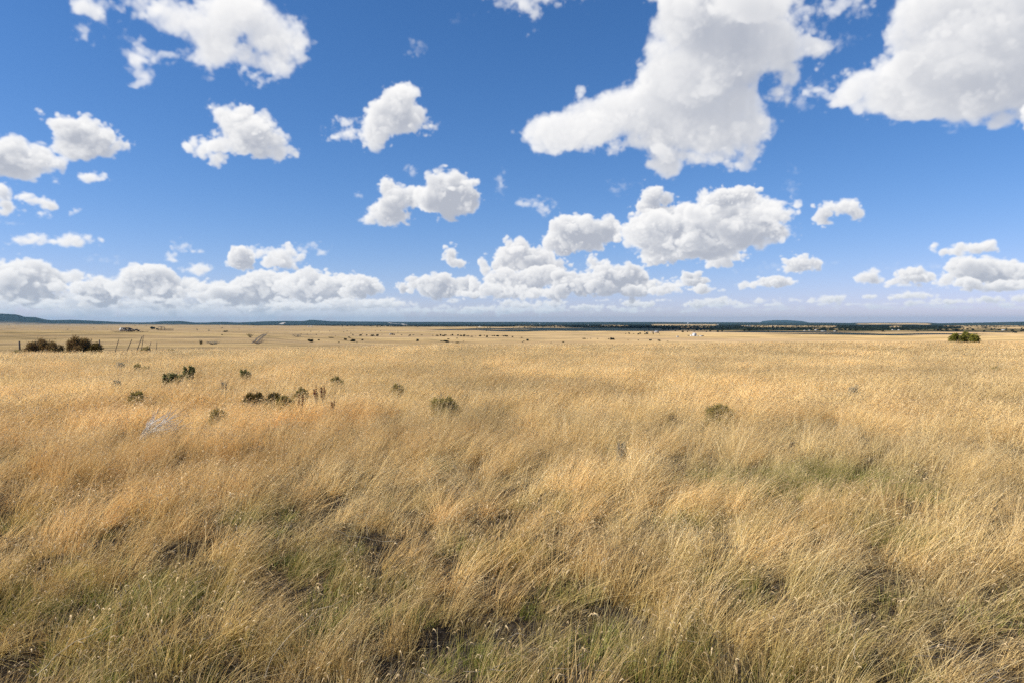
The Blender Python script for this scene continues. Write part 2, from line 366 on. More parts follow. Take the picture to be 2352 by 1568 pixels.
def noise(nt, vec, scale, detail=4, rough=.55, sc3=None):
    n = nt.nodes.new('ShaderNodeTexNoise'); n.inputs['Scale'].default_value = scale
    n.inputs['Detail'].default_value = detail; n.inputs['Roughness'].default_value = rough
    if sc3:
        m = nt.nodes.new('ShaderNodeMapping'); m.inputs['Scale'].default_value = sc3
        nt.links.new(vec, m.inputs[0]); vec = m.outputs[0]
    nt.links.new(vec, n.inputs['Vector']); return n.outputs['Fac']
def plain(name, c1, c2, scale=3.0, rough=.9, obj_coords=True, metal=0.0):
    m, nt, N, L = nodes(name)
    tc = N('ShaderNodeTexCoord'); f = noise(nt, tc.outputs['Object'], scale, 5, .6)
    c = ramp(nt, f, [(.3, c1), (.7, c2)])
    b = N('ShaderNodeBsdfPrincipled'); L(c, b.inputs['Base Color']); b.inputs['Roughness'].default_value = rough
    b.inputs['Metallic'].default_value = metal
    o = N('ShaderNodeOutputMaterial'); L(b.outputs[0], o.inputs[0]); return m
def leafy(name, stops, scale=6.0, trans=.25, bright=1.0):
    """leaf material: colour varies by clump and by leaf"""
    m, nt, N, L = nodes(name)
    tc = N('ShaderNodeTexCoord'); f = noise(nt, tc.outputs['Object'], scale, 2, .6)
    r = N('ShaderNodeAttribute'); r.attribute_name = 'rnd'
    oi = N('ShaderNodeObjectInfo')
    f = mathn(nt, 'ADD', mathn(nt, 'MULTIPLY', f, .55), mathn(nt, 'MULTIPLY', r.outputs['Fac'], .45))
    f = mathn(nt, 'ADD', f, mathn(nt, 'MULTIPLY', mathn(nt, 'SUBTRACT', oi.outputs['Random'], .5), .12))
    c = ramp(nt, f, stops)
    d = N('ShaderNodeBsdfDiffuse'); t = N('ShaderNodeBsdfTranslucent'); L(c, d.inputs[0]); L(c, t.inputs[0])
    x = N('ShaderNodeMixShader'); x.inputs[0].default_value = trans; L(d.outputs[0], x.inputs[1]); L(t.outputs[0], x.inputs[2])
    o = N('ShaderNodeOutputMaterial'); L(x.outputs[0], o.inputs[0]); return m
def gnoise(x, y, wl, seed):
    """smooth plan noise, -1..1, wavelength wl metres (numpy)"""
    r = np.random.default_rng(seed); out = 0
    for k in range(5):
        th = r.uniform(0, 2*math.pi); f = 2*math.pi/(wl*r.uniform(.7, 1.4)); ph = r.uniform(0, 6.28, 2)
        u = x*math.cos(th)+y*math.sin(th); v = -x*math.sin(th)+y*math.cos(th)
        out = out + np.sin(u*f+ph[0]+1.3*np.sin(v*f*.7+ph[1]))
    return out/5*1.6
# ================================================================ the lie of the land
def U_of(az): return 1176+F24*np.tan(np.clip(az, -1.2, 1.2))     # bearing -> plan coordinate used by the tables
SKY_U = [-400,0,39,58,82,106,119,167,222,290,325,350,376,416,447,472,490,515,549,584,610,661,698,712,726,746,757,792,894,1100,1435,1700,1877,1954,1962,2047,2133,2155,2199,2257,2352,2700]
SKY_V = [716,720.3,722.5,728,728.5,734.5,735.7,735,737.5,740.6,741.2,740.6,738.3,738,741.5,741.6,740.5,739.8,741.3,739.6,738.4,737.6,738,735,735.5,737.2,738,739,739.6,740,740.3,740.8,741.5,742.6,742.0,741.6,741.5,743.0,742.4,741.4,739.2,738]
BUT_U = [1700,1742,1748,1752,1765,1779,1790,1805,1820,1842,1850,1858,1880,1920]
BUT_V = [745,742.3,740.2,737.8,736.6,735.6,735.9,735.5,736.4,737.8,739.6,741.6,742.0,745]
_lr = np.linspace(math.log(.2), math.log(40000), 3000)
def _prof(rr, zz, w=16):
    z = np.interp(np.exp(_lr), rr, zz); k = np.hanning(2*w+1); k /= k.sum()
    return np.convolve(np.pad(z, w, mode='edge'), k, mode='valid')
PR = _prof([0,40,48,80,200,460,900,2500,8000,40000],[0,0,-.13,-1.5,-6.6,-12,-13.5,-14.5,-16,-16], 7)
PLs = [_prof([0,30,36,62,150,350,600,740,1150,2500,8000,40000],[0,0,-.12,-1.45,-5.4,-7.2 if zc > -8 else -9.6,zc,zc-1.4,-14,-14.5,-16,-16], 7) for zc in (-3.6,-6.6,-9.6)]
def land_z(x, y):
    x = np.asarray(x, float); y = np.asarray(y, float)
    r = np.hypot(x, y)+1e-6; az = np.arctan2(x, y); front = np.abs(az) < 1.15
    azc = np.clip(az, -1.0, 1.0); u = U_of(azc)
    vc = np.interp(u, [-600,0,500,1176,2352,3000],[802,800,790,787,779,778])
    rc = 1.25*F24/(vc-742)/np.cos(np.clip(azc, -.8, .8))
    f = 45/rc; g = 34/np.minimum(rc, 41)
    b = np.clip((600-r)/300, 0, 1)
    lr = np.log(np.clip(r, .21, 39000))
    zr = np.interp(lr+np.log(f)*b, _lr, PR)
    w = np.interp(u, [300, 600, 720, 830], [0, 1, 2, 2]); zl = 0
    zs = [np.interp(lr+np.log(g)*b, _lr, p) for p in PLs]
    zl = np.where(w < 1, zs[0]*(1-w)+zs[1]*w, zs[1]*(2-w)+zs[2]*(w-1))
    m = np.interp(u, [720, 900], [0, 1]); m = m*m*(3-2*m)
    z = zl*(1-m)+zr*m
    z = z+gnoise(x, y, 260, 1)*.55*np.clip((r-220)/500, 0, 1)+gnoise(x, y, 900, 2)*1.0*np.clip((r-900)/1500, 0, 1)
    z = z+gnoise(x, y, 9, 3)*.035*np.clip(1.3-r/150, 0, 1)+gnoise(x, y, 34, 4)*.05*np.clip(r/14-.3, 0, 1)*np.clip(1.2-r/400, 0, 1)
    # hills on the skyline
    sv = np.interp(u, SKY_U, SKY_V)
    ztop = CAM_Z+11000*(742-sv)/F24*np.cos(azc)
    ztop = ztop+np.where(r > 8000, gnoise(x, y, 1400, 5)*1.5, 0)
    t = np.clip((r-8600)/2400, 0, 1); t = t*t*(3-2*t)
    z = z*(1-t)+ztop*t
    t2 = np.clip((r-11600)/3000, 0, 1); t2 = t2*t2*(3-2*t2); z = z*(1-t2)-130*t2
    bv = np.interp(u, BUT_U, BUT_V); zb = CAM_Z+18000*(742-bv)/F24*np.cos(azc)
    t3 = np.clip((r-17000)/1000, 0, 1)*np.clip((21000-r)/1500, 0, 1); inb = ((u > 1700) & (u < 1920))
    z = np.where(inb, z*(1-t3)+np.maximum(zb, z)*t3, z)
    return np.where(front, z, z*.6+z*.4)
def zland(x, y): return float(land_z(np.array([x]), np.array([y]))[0])
_ts = np.exp(np.linspace(math.log(2.0), math.log(14000), 2600))
def spot(u, v, lift=0.0):
    """where the line of sight through that part of the view meets the land"""
    x = (u-1176)/F24; zz = (784-v)/F24
    fy = math.cos(PITCH)+zz*math.sin(PITCH); fz = -math.sin(PITCH)+zz*math.cos(PITCH)
    X = _ts*x; Y = _ts*fy; Z = CAM_Z+_ts*fz
    g = land_z(X, Y)+lift
    k = np.argmax(Z < g); k = len(_ts)-1 if not (Z < g).any() else k
    return float(X[k]), float(Y[k]), float(g[k]-lift)
# forest begins at this distance for each u
FOR_U = [-600,0,300,600,850,1100,1350,1480,1600,1750,2000,2200,2352,3000]
FOR_R = [9500,9300,8000,4700,3300,2700,2200,1750,1450,1300,1280,1400,1500,1600]
def forest_w(x, y):
    r = np.hypot(x, y); u = U_of(np.clip(np.arctan2(x, y), -1.0, 1.0))
    fr = np.interp(u, FOR_U, FOR_R)*(1+.14*gnoise(x, y, 700, 21)+.12*gnoise(x, y, 190, 22)+.06*gnoise(x, y, 70, 23))
    return np.maximum(np.clip((r/fr-.88)/.38, 0, 1), np.clip((r-8900)/500, 0, 1))
# pale openings in the woods: (u0, u1, v0, v1, strength)
OPEN = [(1494,1650,745.0,748.8,1),(1699,1785,747.6,751.5,.75),(1375,1445,746.5,750,.7),(1723,1925,748.2,752.6,.75),(1965,2130,742.8,745.8,.9),(2040,2072,748.6,752.6,.9),
        (2105,2140,743.5,746.5,.9),(2165,2360,748.2,751,.75),(2205,2700,751.5,757,.9),(1180,1300,747.5,750.5,.45),(1560,1640,750,753,.5),(1860,1960,754.5,757,.5)]
_op = []
for u0, u1, v0, v1, s_ in OPEN:
    q0 = spot((u0+u1)/2, v0); q1 = spot((u0+u1)/2, v1); _op.append((u0, u1, min(math.hypot(q1[0], q1[1]), 10500), min(math.hypot(q0[0], q0[1]), 11200), s_))
def clearing(x, y):
    r = np.hypot(x, y); u = U_of(np.clip(np.arctan2(x, y), -1.0, 1.0)); c = 0*x
    nz = gnoise(x, y, 330, 71)*.8+gnoise(x, y, 140, 72)*.6
    for u0, u1, r0, r1, s_ in _op:
        m = np.clip((u-u0)/8, 0, 1)*np.clip((u1-u)/8, 0, 1)*np.clip((r-r0)/(r0*.04)+.5, 0, 1)*np.clip((r1-r)/(r1*.04)+.5, 0, 1)
        c = np.maximum(c, m*np.clip((s_-.5)*2+nz+.3, 0, 1))
    return c
# ---- ground sheet
az = np.radians(np.concatenate([np.arange(-180, -52, 4.0), np.arange(-52, 52, .13), np.arange(52, 180, 4.0)]))
rr = np.concatenate([[.4, 1.0, 1.6], np.exp(np.linspace(math.log(2.2), math.log(14), 60)), np.exp(np.linspace(math.log(14.3), math.log(900), 190)), np.exp(np.linspace(math.log(915), math.log(30000), 210))])
A, R = np.meshgrid(az, rr)
X = R*np.sin(A); Y = R*np.cos(A); Z = land_z(X, Y)
na, nr = len(az), len(rr)
idx = np.arange(na*nr).reshape(nr, na); nxt = np.roll(idx, -1, axis=1)
Q = np.stack([idx[:-1], nxt[:-1], nxt[1:], idx[1:]], -1).reshape(-1, 4)[:, ::-1]
V = np.stack([X, Y, Z], -1).reshape(-1, 3)
V = np.vstack([V, [[0, 0, zland(0, .1)]]]); c = len(V)-1
T = np.stack([nxt[0], idx[0], np.full(na, c)], -1)[:, ::-1]
fw = np.append((forest_w(X, Y)*(1-.92*clearing(X, Y))).ravel(), 0); fw = np.where(V[:, 2] > -1000, fw, 0)
rad = np.hypot(V[:, 0], V[:, 1])
near = np.clip(1-(rad-40)/25, 0, 1)
hillz = np.clip((rad-8600)/1500, 0, 1)
def ground_mat():
    m, nt, N, L = nodes("dry_grassland")
    g = N('ShaderNodeNewGeometry'); P = g.outputs['Position']
    def at(n):
        a = N('ShaderNodeAttribute'); a.attribute_name = n; return a.outputs['Fac']
    soil = ramp(nt, noise(nt, P, 22, 9, .8), [(.3, (.012, .010, .008)), (.5, (.040, .031, .022)), (.62, (.12, .10, .075)), (.8, (.22, .19, .14))])
    # straw country: long drifts lying across the view, pinker and greyer bands, finer mottling
    n1 = noise(nt, P, .0042, 5, .6, (1, 2.6, 1)); n2 = noise(nt, P, .03, 6, .65, (1, 2.2, 1)); n3 = noise(nt, P, .5, 6, .7)
    f = mathn(nt, 'ADD', mathn(nt, 'MULTIPLY', n1, .45), mathn(nt, 'ADD', mathn(nt, 'MULTIPLY', n2, .35), mathn(nt, 'MULTIPLY', n3, .25)))
    straw = ramp(nt, f, [(.36, (.25, .165, .075)), (.46, (.46, .31, .135)), (.55, (.62, .43, .19)), (.66, (.72, .52, .26))])
    scrub = ramp(nt, noise(nt, P, .02, 8, .75, (1, 1.6, 1)), [(.50, (0, 0, 0)), (.60, (.9, .9, .9))])
    straw = mixc(nt, scrub, straw, (.24, .18, .085))
    pink = ramp(nt, noise(nt, P, .0016, 4, .6, (1, 3, 1)), [(.42, (0, 0, 0)), (.6, (.5, .5, .5))])
    straw = mixc(nt, pink, straw, (.42, .29, .19))
    # juniper country: dark woods with pale clearings
    tr = noise(nt, P, .012, 7, .7); cl = noise(nt, P, .0021, 6, .62, (1, 2.4, 1))
    wood = ramp(nt, tr, [(.35, (.010, .017, .012)), (.6, (.026, .036, .022)), (.75, (.07, .065, .04))])
    clear = ramp(nt, cl, [(.63, (0, 0, 0)), (.68, (.6, .6, .6))])
    wood = mixc(nt, clear, wood, (.36, .27, .17))
    col = mixc(nt, at('forest'), straw, wood)
    col = mixc(nt, at('near'), col, soil)
    b = N('ShaderNodeBsdfDiffuse'); b.inputs['Roughness'].default_value = .6; L(col, b.inputs['Color'])
    bm = N('ShaderNodeBump'); bm.inputs['Strength'].default_value = .5; bm.inputs['Distance'].default_value = .25
    L(noise(nt, P, 2.2, 8, .75), bm.inputs['Height']); L(bm.outputs[0], b.inputs['Normal'])
    o = N('ShaderNodeOutputMaterial'); L(b.outputs[0], o.inputs[0]); return m
me = new_mesh("ground", V, [Q, T], [ground_mat()], {'forest': fw, 'near': near, 'hill': hillz}, smooth=True)
ground = tag(obj("ground", me), kind='structure')

# ================================================================ haze
def build_haze():
    m, nt, N, L = nodes("haze_air")
    v = N('ShaderNodeVolumePrincipled'); v.inputs['Color'].default_value = (.29, .54, .75, 1); v.inputs['Density'].default_value = HAZE
    v.inputs['Anisotropy'].default_value = .1
    o = N('ShaderNodeOutputMaterial'); L(v.outputs[0], o.inputs['Volume'])
    b = MB(); b.box(-32000, 32000, -32000, 32000, -140, 240)
    tag(obj("haze", b.mesh("haze", [m])), kind='stuff')
# ================================================================ shrubs, trees and everything that stands on the land
def leafcloud(rng, n, shape, size, aspect=1.8, up=0.0):
    """n small leaf faces; shape(rng, n) gives their places; returns V, Q, rnd"""
    P = shape(rng, n)
    d = rng.normal(0, 1, (n, 3)); d[:, 2] += up; d /= np.linalg.norm(d, axis=1, keepdims=True)
    e = rng.normal(0, 1, (n, 3)); e -= d*(e*d).sum(1, keepdims=True); e /= np.linalg.norm(e, axis=1, keepdims=True)
    s = size*rng.uniform(.6, 1.3, (n, 1)); a = d*s*aspect/2; b = e*s/2
    V = np.stack([P-a, P+b*.9, P+a, P-b*.9], 1).reshape(-1, 3)
    return V, np.arange(4*n).reshape(-1, 4), np.repeat(rng.random(n), 4)
def lumps(rng, L, spread=.16, low=.0):
    """leaves gathered in lumps (x,y,z,r) with ragged outlines"""
    L = np.array(L, float); pr = L[:, 3]**2/np.sum(L[:, 3]**2)
    def f(rng_, n):
        k = rng_.choice(len(L), n, p=pr)
        d = rng_.normal(0, 1, (n, 3)); d /= np.linalg.norm(d, axis=1, keepdims=True)
        r = rng_.uniform(0, 1, n)**.38*(1+rng_.normal(0, spread, n))
        P = L[k, :3]+d*(r*L[k, 3])[:, None]; P[:, 2] = np.maximum(P[:, 2], low); return P
    return f
def branch_mesh(name, rng, n, reach, height, r0, mat, lean=(0, 0), bend=.3, twigs=2, seg=4):
    b = MB()
    for i in range(n):
        th = rng.uniform(0, 6.28); o = reach*rng.uniform(.3, 1); h = height*rng.uniform(.7, 1.05)
        p0 = np.array([math.cos(th)*.04*reach, math.sin(th)*.04*reach, -.03])
        p1 = np.array([math.cos(th)*o+lean[0], math.sin(th)*o+lean[1], h])
        t = np.linspace(0, 1, seg+1)[:, None]
        P = p0+(p1-p0)*t+np.array([math.cos(th), math.sin(th), -.4])*bend*o*(t-t*t)+np.vstack([[0, 0, 0], rng.normal(0, .04*h, (seg, 3))])
        R0 = r0*rng.uniform(.6, 1.1); b.tube(P, np.linspace(R0, R0*.3, seg+1), 4)
        for k in range(twigs):
            j = rng.integers(1, seg+1); q = P[j]; d = (p1-p0)/h+rng.normal(0, .5, 3); d[2] = abs(d[2])
            l = h*rng.uniform(.15, .4); b.tube([q, q+d*l*.5, q+d*l+rng.normal(0, .05*l, 3)], [R0*.45, R0*.3, R0*.15], 3)
    return b.mesh(name, [mat])
M_bark = plain("grey_bark", (.10, .075, .05), (.22, .18, .14), 20)
M_twig = plain("grey_twigs", (.16, .14, .12), (.34, .31, .27), 30)
M_stalk = plain("pale_straw_stalk", (.36, .29, .18), (.56, .47, .33), 30)
M_dead = plain("bleached_dead_wood", (.58, .55, .48), (.80, .77, .70), 30)
M_jun = leafy("juniper_leaves", [(.2, (.012, .019, .014)), (.5, (.024, .034, .022)), (.8, (.05, .060, .035))], .8, .1)
M_rust = leafy("rusty_brush_leaves", [(.2, (.11, .07, .03)), (.45, (.30, .18, .075)), (.65, (.24, .20, .08)), (.85, (.46, .34, .17))], 3.5, .3)
M_olive = leafy("olive_brush_leaves", [(.2, (.13, .105, .030)), (.5, (.29, .235, .07)), (.8, (.50, .40, .15))], 4, .3)
M_greenb = leafy("green_bush_leaves", [(.2, (.06, .07, .012)), (.5, (.17, .17, .03)), (.8, (.33, .30, .07))], 3, .3)
M_thist = leafy("thistle_leaves", [(.2, (.07, .085, .03)), (.55, (.20, .20, .075)), (.85, (.38, .35, .16))], 9, .3)
M_grey = leafy("silvery_brush_leaves", [(.2, (.20, .19, .13)), (.55, (.36, .33, .24)), (.85, (.58, .54, .44))], 5, .3)
M_red = leafy("red_seed_leaves", [(.2, (.07, .020, .014)), (.6, (.16, .05, .03)), (.9, (.26, .11, .06))], 9, .3)
M_post = plain("weathered_post_wood", (.035, .028, .022), (.13, .105, .08), 12)
M_wire = plain("dull_fence_wire", (.12, .11, .10), (.2, .19, .18), 5, .5, metal=.8)
def up_m(v_px, y): return v_px/F24*y         # height in metres of so many units of view at forward distance y
def thing(name, x, y, z, label, cat, group=None, rotz=0, scale=None):
    o = bpy.data.objects.new(name, None); COL.objects.link(o); o.location = (x, y, z); o.rotation_euler = (0, 0, rotz)
    if scale: o.scale = (scale,)*3
    o.empty_display_size = .2
    return tag(o, label, cat, group)
GRASS_TOP = .40
# ---- low brush in the near field.  (u, v of the visible foot, width, height in view units, kind, label)
BR = {'rust': M_rust, 'olive': M_olive, 'green': M_greenb, 'thistle': M_thist, 'grey': M_grey, 'dark': leafy("dark_brown_brush_leaves", [(.2, (.060, .042, .013)), (.5, (.155, .11, .032)), (.85, (.31, .235, .08))], 5, .25)}
def brush(u, v, wu, hv, kind, label, name="shrub", cat="shrub", group=None, leaf=.035, n=2600, dome=True, seed=0, stems=14):
    rng = np.random.default_rng(1000+seed+int(u))
    x, y, z = spot(u, v, GRASS_TOP*.8)
    far = 42.0 if u < 1000 else 58.0
    if name != 'bush': hv = hv*.68
    if (v > 770 and (y > far or (v < 804 and u < 1000))): x, y = (u-1176)/F24*far, far; z = zland(x, y)
    w = wu/F24*y; h = max(.25, (CAM_Z-(v-hv-742)/F24*y-z)*.93)
    o = thing(name, x, y, z, label, cat, group)
    L = []
    for i in range(15 if dome else 20):
        a = rng.uniform(0, 6.28); q = rng.uniform(0, 1)**.5; rr_ = w*.56*q
        hh = h*(math.sqrt(max(.08, 1-q*q*.9)) if dome else rng.uniform(.35, 1))
        rad_ = w*rng.uniform(.10, .18) if dome else w*rng.uniform(.08, .14)
        rad_ = min(rad_, h*.36)
        for k in np.arange(hh-rad_*.8, h*.15, -rad_*1.1): L.append((math.cos(a)*rr_*.86, math.sin(a)*rr_*.86, k, rad_))
    Vv, Qv, rn = leafcloud(rng, int(n*2.2), lumps(rng, L, .26, .01), leaf*.58, 2.6, .9)
    obj("foliage", new_mesh("foliage", Vv, Qv, [BR[kind]], {'rnd': rn}), o)
    obj("stem", branch_mesh("stem", rng, stems, w*.42, h*.92, .006 if w < 2 else .012, M_bark), o)
    CLEAR.append((x, y, w*.10))
    return o
CLEAR = []
def build_brush():
    brush(583, 908, 50, 24, 'dark', "round dark brown shrub, the tallest of the close cluster left of centre in the grass", leaf=.022, n=6000)
    brush(628, 908, 46, 15, 'dark', "low brown shrub just right of the round dark one in the grass", leaf=.024, n=3600)
    brush(654, 915, 50, 15, 'olive', "low flat grey-green shrub at the right end of the brown cluster", leaf=.026, n=3000)
    brush(692, 893, 36, 11, 'olive', "faint olive shrub behind the low brown cluster left of centre", leaf=.022, n=2200)
    brush(775, 869, 36, 11, 'olive', "small yellow-green dome shrub standing alone, behind the brown cluster to its right", leaf=.030, n=2200)
    brush(1018, 921, 80, 20, 'olive', "broad grey-green shrub half sunk in the grass at the middle of the meadow", leaf=.022, n=4600)
    brush(1652, 936, 74, 20, 'olive', "lone yellow-green mound shrub in the right half of the meadow", leaf=.018, n=6000)
    brush(315, 903, 44, 15, 'olive', "small olive mound shrub to the upper left of the bleached dead branch", leaf=.024, n=2200)
    brush(325, 842, 32, 15, 'olive', "upright olive tuft shrub left of and behind the thistles", leaf=.030, n=1800, dome=False)
    brush(270, 836, 34, 10, 'grey', "pale silvery tuft left of the upright olive shrub", leaf=.030, n=1400, dome=False)
    brush(913, 884, 28, 12, 'olive', "faint small grey-green tuft between the lone dome and the broad shrub", leaf=.022, n=1200, dome=False)
    brush(498, 938, 40, 10, 'olive', "faint low olive tuft below the round dark shrub, nearer the viewer", leaf=.02, n=1200, dome=False)
    brush(265, 875, 30, 9, 'grey', "dull grey-brown tuft left of the thistles, below the silvery one", leaf=.026, n=1000, dome=False)
    brush(515, 880, 18, 14, 'grey', "thin grey-green sprig standing left of the round dark shrub", leaf=.02, n=500, dome=False)
    brush(1962, 886, 34, 8, 'grey', "faint grey tuft in the far right part of the meadow", leaf=.02, n=900, dome=False)
    brush(2290, 842, 34, 8, 'olive', "faint green tuft near the right edge of the meadow", leaf=.03, n=900, dome=False)
    brush(1428, 1015, 26, 12, 'grey', "small dark twiggy tuft in the middle of the open meadow right of centre", leaf=.016, n=500, dome=False)
    # the two big bushes at the brow on the left, and the pale brush between and before them
    brush(92, 800, 62, 25, 'rust', "big rust-brown bush at the left brow, behind the lone short post", name="bush", cat="bush", leaf=.075, n=5200, seed=3, stems=40)
    brush(122, 797, 48, 16, 'rust', "lower brown bush joined to the right side of the leftmost big one", name="bush", cat="bush", leaf=.075, n=2600, seed=4, stems=22)
    brush(180, 797, 62, 28, 'rust', "tall rust-red bush at the left brow, right of the gap between the big bushes", name="bush", cat="bush", leaf=.075, n=5200, seed=5, stems=40)
    brush(215, 801, 42, 18, 'dark', "dark grey-brown bush on the right flank of the rust-red one", name="bush", cat="bush", leaf=.07, n=3000, seed=6, stems=22)
    brush(180, 803, 26, 12, 'dark', "small black-brown clump at the foot of the rust-red bush", leaf=.06, n=1200, seed=7)
    brush(118, 805, 46, 10, 'grey', "pale silver brush at the foot of the leftmost big bush", leaf=.05, n=1500, dome=False, seed=8)
    brush(50, 809, 60, 12, 'olive', "low yellowish brush in front of the lone short post", leaf=.05, n=1700, seed=9)
    brush(138, 808, 44, 9, 'olive', "low yellowish brush before the gap between the two big bushes", leaf=.05, n=1300, seed=10)
    brush(340, 801, 36, 10, 'olive', "small olive mound at the brow below the leaning fence posts", leaf=.045, n=1600, seed=11)
    brush(392, 801, 22, 5, 'olive', "faint flat olive mound right of the one below the leaning posts", leaf=.045, n=700, seed=12)
    # bushes on the brow at the far right
    brush(2195, 779, 26, 16, 'green', "round green bush, left one of the pair on the right-hand brow", name="bush", cat="bush", leaf=.09, n=4200, seed=13, stems=16)
    brush(2226, 779, 38, 20, 'green', "wider yellow-green bush, right one of the pair on the right-hand brow", name="bush", cat="bush", leaf=.09, n=6200, seed=14, stems=22)
    # thistles: stalks with spiny whorls
    for (u, v, hv, wu, lab) in [(385, 868, 20, 24, "dark green spiny thistle, the leftmost and lowest of the three"), (403, 864, 22, 26, "spiny green thistle in the middle of the three"),
                                (430, 858, 26, 26, "tall paler thistle leaning right, rightmost of the three"), (565, 860, 18, 30, "small pale thistle standing alone above the round dark shrub")]:
        rng = np.random.default_rng(int(u))
        x, y, z = spot(u, v, GRASS_TOP*.8); h = (up_m(hv, y)+.3)*.82; w = wu/F24*y
        o = thing("thistle", x, y, z, lab, "thistle")
        st = MB(); L = []
        for i in range(6):
            tx, ty = rng.uniform(-.5, .5)*w, rng.uniform(-.3, .3)*w; hh = h*rng.uniform(.65, 1)
            st.tube([(0, 0, -.02), (tx*.4, ty*.4, hh*.5), (tx, ty, hh)], [.010, .008, .004], 5)
            for s_ in np.linspace(.4, 1, 8): L.append((tx*s_, ty*s_, hh*s_, .045+.02*(1-s_)))
        Vv, Qv, rn = leafcloud(rng, 2000, lumps(rng, L, .45, .01), .030, 2.6, .3)
        obj("leaves", new_mesh("leaves", Vv, Qv, [M_thist], {'rnd': rn}), o); obj("stem", st.mesh("stem", [M_bark]), o)
        CLEAR.append((x, y, w*.3))
    # red-brown seed stalks
    for (u, v, hv, wu, lab) in [(692, 922, 20, 12, "reddish dock stalk right of the low grey-green shrub"), (726, 908, 26, 14, "rust-brown dock stalk with bare twigs, middle one of three"),
                                (742, 906, 26, 12, "rust-brown dock stalk leaning right, taller and rightmost of the main pair"), (764, 925, 14, 8, "tiny brown dock stalk apart on the right of the others")]:
        rng = np.random.default_rng(int(u)+5)
        x, y, z = spot(u, v, GRASS_TOP*.8); h = up_m(hv, y)+.3; w = wu/F24*y
        o = thing("dock_plant", x, y, z, lab, "plant"); st = MB(); L = []
        for i in range(4):
            tx, ty = rng.uniform(-.5, .6)*w, rng.uniform(-.3, .3)*w; hh = h*rng.uniform(.7, 1)
            st.tube([(0, 0, -.02), (tx*.4, ty*.4, hh*.5), (tx, ty, hh)], [.006, .005, .002], 4)
            for s_ in np.linspace(.6, 1, 7): L.append((tx*s_, ty*s_, hh*s_, .018))
        Vv, Qv, rn = leafcloud(rng, 420, lumps(rng, L, .3, .01), .013, 1.5, 0)
        obj("seed_head", new_mesh("seed_head", Vv, Qv, [M_red], {'rnd': rn}), o); obj("stem", st.mesh("stem", [M_bark]), o)
    # bleached dead wood
    def dead(P3, R, label, twigs=(), cat="dead branch", name="dead_branch"):
        b = MB(); b.tube(P3, R, 6)
        for t in twigs: b.tube(t[0], t[1], 4)
        me = b.mesh(name, [M_dead]); c = np.array(P3[0]); o = obj(name, me); return tag(o, label, cat)
    rng = np.random.default_rng(9)
    x, y, z = spot(318, 985, .2); s = y/F24
    tw = []; base = np.array([x, y, z])
    for i in range(22):
        a = rng.uniform(.12, 1.15); l = rng.uniform(35, 118)*s*(1.0 if a > .5 else 1.15)
        d = np.array([math.cos(a), rng.uniform(-.35, .35), math.sin(a)*.85]); p = base+d*l*.25+np.array([0, 0, .05])
        tw.append(([base+np.array([0, 0, .02]), p, base+d*l*.6+rng.normal(0, .02, 3)+np.array([0, 0, .06]), base+d*l+np.array([0, 0, .10])+rng.normal(0, .04, 3)], [.009, .008, .0055, .002]))
        for k in range(2):
            q = base+d*l*rng.uniform(.4, .8)+np.array([0, 0, .07]); tw.append(([q, q+(d+rng.normal(0, .35, 3))*l*.3], [.004, .0015]))
    dead([base, base+np.array([.12, 0, .22])], [.015, .011], "many-twigged bleached dead branch sticking up at the left of the meadow", tw)
    def sky_line(pts, yy):   # a stalk in the upright plane at forward distance yy
        out = []
        for (u, v) in pts:
            out.append(((u-1176)/F24*yy, yy+rng.normal(0, .02), CAM_Z-(v-742)/F24*yy))
        return out
    def stalk(pts, foot_v, r, label, name="dead_stalk"):
        yy = spot(pts[0][0], foot_v, .1)[1]; P3 = np.array(sky_line(pts, yy)); t_ = np.linspace(0, len(P3)-1, 9); P3 = [np.array([np.interp(k_, range(len(P3)), P3[:, j]) for j in range(3)])+rng.normal(0, .006, 3) for k_ in t_]; P3[0] = (P3[0][0], P3[0][1], max(P3[0][2], zland(P3[0][0], P3[0][1])-.02))
        o = dead(P3, np.linspace(r*.34, r*.12, len(P3)), label, (), "dead stalk", name); o.data.materials[0] = M_stalk
    stalk([(402, 1185), (425, 1155), (447, 1135), (478, 1103), (500, 1098)], 1200, .0042, "thin pale stalk slanting right, upper left of the bare hollow")
    stalk([(452, 1140), (458, 1120), (470, 1103)], 1190, .003, "short pale forked stalk beside the slanting one")
    stalk([(540, 1144), (510, 1133), (484, 1128)], 1175, .0042, "short bleached stalk lying almost flat above the bare hollow")
    stalk([(636, 1252), (634, 1215), (625, 1190)], 1265, .0036, "white upright stalk beside the dark bare hollow")
    stalk([(906, 1246), (838, 1238), (790, 1232), (730, 1212)], 1275, .0040, "long bleached stalk lying flat across the grass at centre left")
    stalk([(840, 1240), (838, 1195), (834, 1178)], 1275, .0034, "thin upright stalk rising from the left part of the long flat one")
    stalk([(904, 1243), (898, 1205), (905, 1175)], 1275, .0032, "thin upright stalk rising from the right end of the long flat one")
    stalk([(602, 1560), (640, 1480), (705, 1425), (780, 1380)], 1700, .0040, "long pale curved stalk at the bottom left of centre")
    stalk([(1965, 1515), (1975, 1480), (1968, 1440), (1962, 1405)], 1570, .0040, "pale stalk standing upright near the bottom right")
    stalk([(60, 1568), (130, 1500), (250, 1440)], 1690, .005, "thick blurred pale stalk in the bottom left corner")
    stalk([(2020, 800), (2021, 780), (2022, 762)], 806, .012, "dry feathery stalk standing up on the right-hand brow", "dead_stalk")
    stalk([(1905, 1180), (1960, 1182), (1990, 1186)], 1195, .006, "short grey stick lying in the bare patch on the right")
